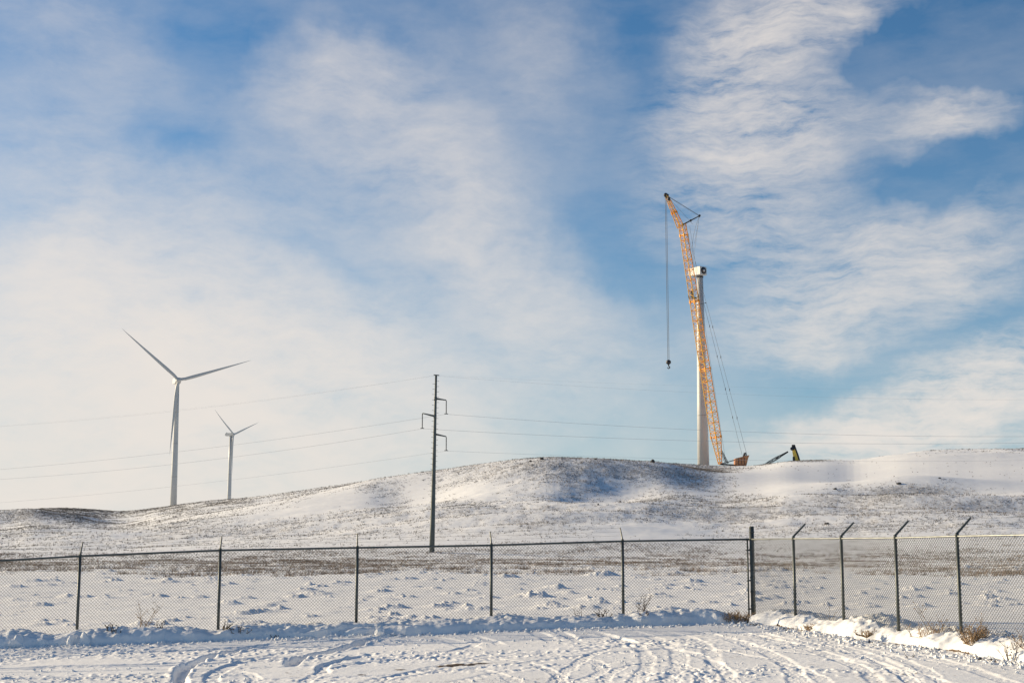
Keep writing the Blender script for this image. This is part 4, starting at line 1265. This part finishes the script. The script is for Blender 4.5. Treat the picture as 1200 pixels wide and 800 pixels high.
# ------------------------------------------------------------------ weeds by the fence
def weed(name, label, cat, loc, h, stems, spread, material, seed, branchy=3, rad=.006, fan=.5):
    rs = random.Random(seed); mb = MB()
    x0, y0, z0 = loc
    for s in range(stems):
        a = rs.uniform(0, 2 * math.pi); r0 = rs.uniform(0, spread)
        p = Vector((x0 + math.cos(a) * r0, y0 + math.sin(a) * r0 * .6, z0 - .05))
        mb.tube([(x0, y0, z0 - .10), p + Vector((0, 0, .012))], rad * .8, 4); d = Vector((math.cos(a) * fan * rs.random(), math.sin(a) * fan * .6 * rs.random(), 1)).normalized()
        hh = h * rs.uniform(.45, 1.0); pts = [p.copy()]; n = 5
        for i in range(n):
            d = (d + Vector((rs.uniform(-.25, .25), rs.uniform(-.25, .25), rs.uniform(-.1, .05)))).normalized(); p = p + d * hh / n; pts.append(p.copy())
        mb.tube(pts, [rad * (1 - .75 * i / n) for i in range(n + 1)], 4)
        for b in range(branchy):
            i = rs.randint(1, n - 1); q = pts[i].copy(); dd = Vector((rs.uniform(-1, 1), rs.uniform(-.6, .6), rs.uniform(.2, 1))).normalized()
            bl = hh * rs.uniform(.12, .35); bp_ = [q, q + dd * bl * .5, q + dd * bl + Vector((0, 0, bl * .15))]
            mb.tube(bp_, [rad * .6, rad * .45, rad * .25], 3)
            if rs.random() < .6: mb.tube([bp_[-1], bp_[-1] + dd * .02], [rad * 1.6, rad * .8], 4)
    o = mb.build(name, material); o_ = tag(o, label, cat); 
    return o
def on_back(px, off=.1):
    t = (px - 600) / 1684; # find point on fence line
    best = min((abs((C0 + DB * (k / 200) ).x / (C0 + DB * (k / 200)).y - t), k) for k in range(-50, 1700)); p = C0 + DB * (best[1] / 200) + nb * off
    return p
def on_right(px, off=.1):
    t = (px - 600) / 1684
    best = min((abs((C0 + DR * (k / 200) + nr * off).x / (C0 + DR * (k / 200) + nr * off).y - t), k) for k in range(-50, 1400)); return C0 + DR * (best[1] / 200) + nr * off
dg = bpy.context.evaluated_depsgraph_get(); dg.update()
def surf(p):
    hit, l_, n_, i_, ob, m_ = S.ray_cast(dg, Vector((p.x, p.y, 6)), Vector((0, 0, -1)))
    tries = 0
    while hit and not (ob.name.startswith('snow_bank') or ob.name == 'ground') and tries < 12:
        hit, l_, n_, i_, ob, m_ = S.ray_cast(dg, l_ + Vector((0, 0, -.004)), Vector((0, 0, -1))); tries += 1
    return (p.x, p.y, l_.z)
WG = [
    (on_back(132, .45), .28, 3, .08, M_STEM, 'short dark stalk in the snow bank right of the leftmost fence post', 'weed', 2, .007, .4),
    (on_back(146, .6), .22, 6, .18, M_STEM, 'knot of dark twigs low in the snow bank between the two left fence posts', 'weed', 3, .006, .5),
    (on_back(170, .05), .62, 6, .16, M_STRAW, 'tallest branching dry weed behind the left part of the far fence', 'weed', 6, .0045, .9),
    (on_back(192, .3), .30, 4, .12, M_STEM, 'small dark weed in the snow bank left of the second fence post', 'weed', 3, .006, .5),
    (on_back(268, .52), .26, 7, .07, M_STEM, 'splayed dark sticks at the foot of the second fence post from the left', 'sticks', 1, .012, 1.6),
    (on_back(288, .6), .18, 12, .30, M_STEM, 'tangle of twigs in the snow bank right of the second fence post', 'weed', 3, .005, 1.3),
    (on_back(327, .62), .10, 10, .25, M_STEM, 'low line of twigs at the snow bank foot before the third fence post', 'weed', 2, .005, 1.4),
    (on_back(676, .3), .28, 4, .12, M_STEM, 'thin pale weed on the snow bank left of the fifth fence post', 'weed', 3, .004, .5),
    (on_back(701, .4), .24, 8, .15, M_STEM, 'dark bent weed on the snow bank just left of the fifth fence post', 'weed', 3, .006, .9),
    (on_back(745, .3), .50, 7, .16, M_STEM, 'bare thin weed standing right of the fifth fence post', 'weed', 4, .0045, .6),
    (on_back(748, .62), .22, 3, .06, M_STEM, 'forked dark stick leaning in the snow bank right of the fifth fence post', 'sticks', 1, .010, 1.0),
    (on_right(948, .45), .16, 30, .30, M_STRAW, 'low straw tuft at the snow bank foot beside the first post of the right fence', 'grass tuft', 2, .005, 1.2),
    (on_right(972, -.2), .40, 2, .06, M_STRAW, 'thin stalk behind the right fence between its first two posts', 'weed', 2, .004, .3),
    (on_right(1012, .55), .12, 24, .22, M_STRAW, 'straw tuft at the snow bank foot between the second and third right-hand posts', 'grass tuft', 2, .005, 1.2),
    (on_right(1092, .10), .55, 5, .12, M_STRAW, 'angular branching dry weed left of the nearest right-hand fence post', 'weed', 5, .005, .6),
    (on_right(1085, .15), .26, 26, .35, M_STRAW, 'clump of straw-coloured grass on the bank left of the nearest right-hand post', 'grass tuft', 2, .004, .7),
    (on_right(1137, .30), .34, 60, .22, M_STRAW, 'dense brown bush of dead grass right of the nearest right-hand fence post', 'grass tuft', 3, .005, .9),
    (on_right(1141, .20), .58, 4, .08, M_STRAW, 'tall thin stalks rising out of the brown bush by the nearest right-hand post', 'weed', 4, .0045, .4),
    (on_right(1178, .45), .34, 8, .12, M_STEM, 'small twiggy weed on the bank near the right picture edge', 'weed', 4, .005, .6),
    (on_right(1195, .2), .30, 12, .2, M_STRAW, 'pale twigs on the bank at the very right picture edge', 'weed', 4, .005, .8),
]
for i, (p, h, ns_, sp_, mt_, lb, cat, br, rad, fan) in enumerate(WG):
    rad *= 1.5; h *= 1.15
    nm = {'weed': 'dry_weed', 'grass tuft': 'grass_tuft', 'sticks': 'stick_bundle'}[cat]
    weed(nm, lb, cat, surf(p), h, ns_, sp_, mt_, 900 + i, br, rad, fan)
# brown grass mound at the corner, half under snow
pc = on_back(851, .62); zc0 = surf(pc)
weed('grass_tuft', 'dark brown grassy clump half buried in snow at the fence corner', 'grass tuft', (zc0[0], zc0[1], zc0[2] - .06), .30, 170, .42, M_STRAW, 990, 2, .007, 1.5)
pc = Vector((*to_ground(1066, 769), 0))
weed('stick_bundle', 'small forked twig lying on the driven snow by the right bank', 'sticks', surf(pc), .20, 3, .05, M_STEM, 991, 1, .008, 1.6)
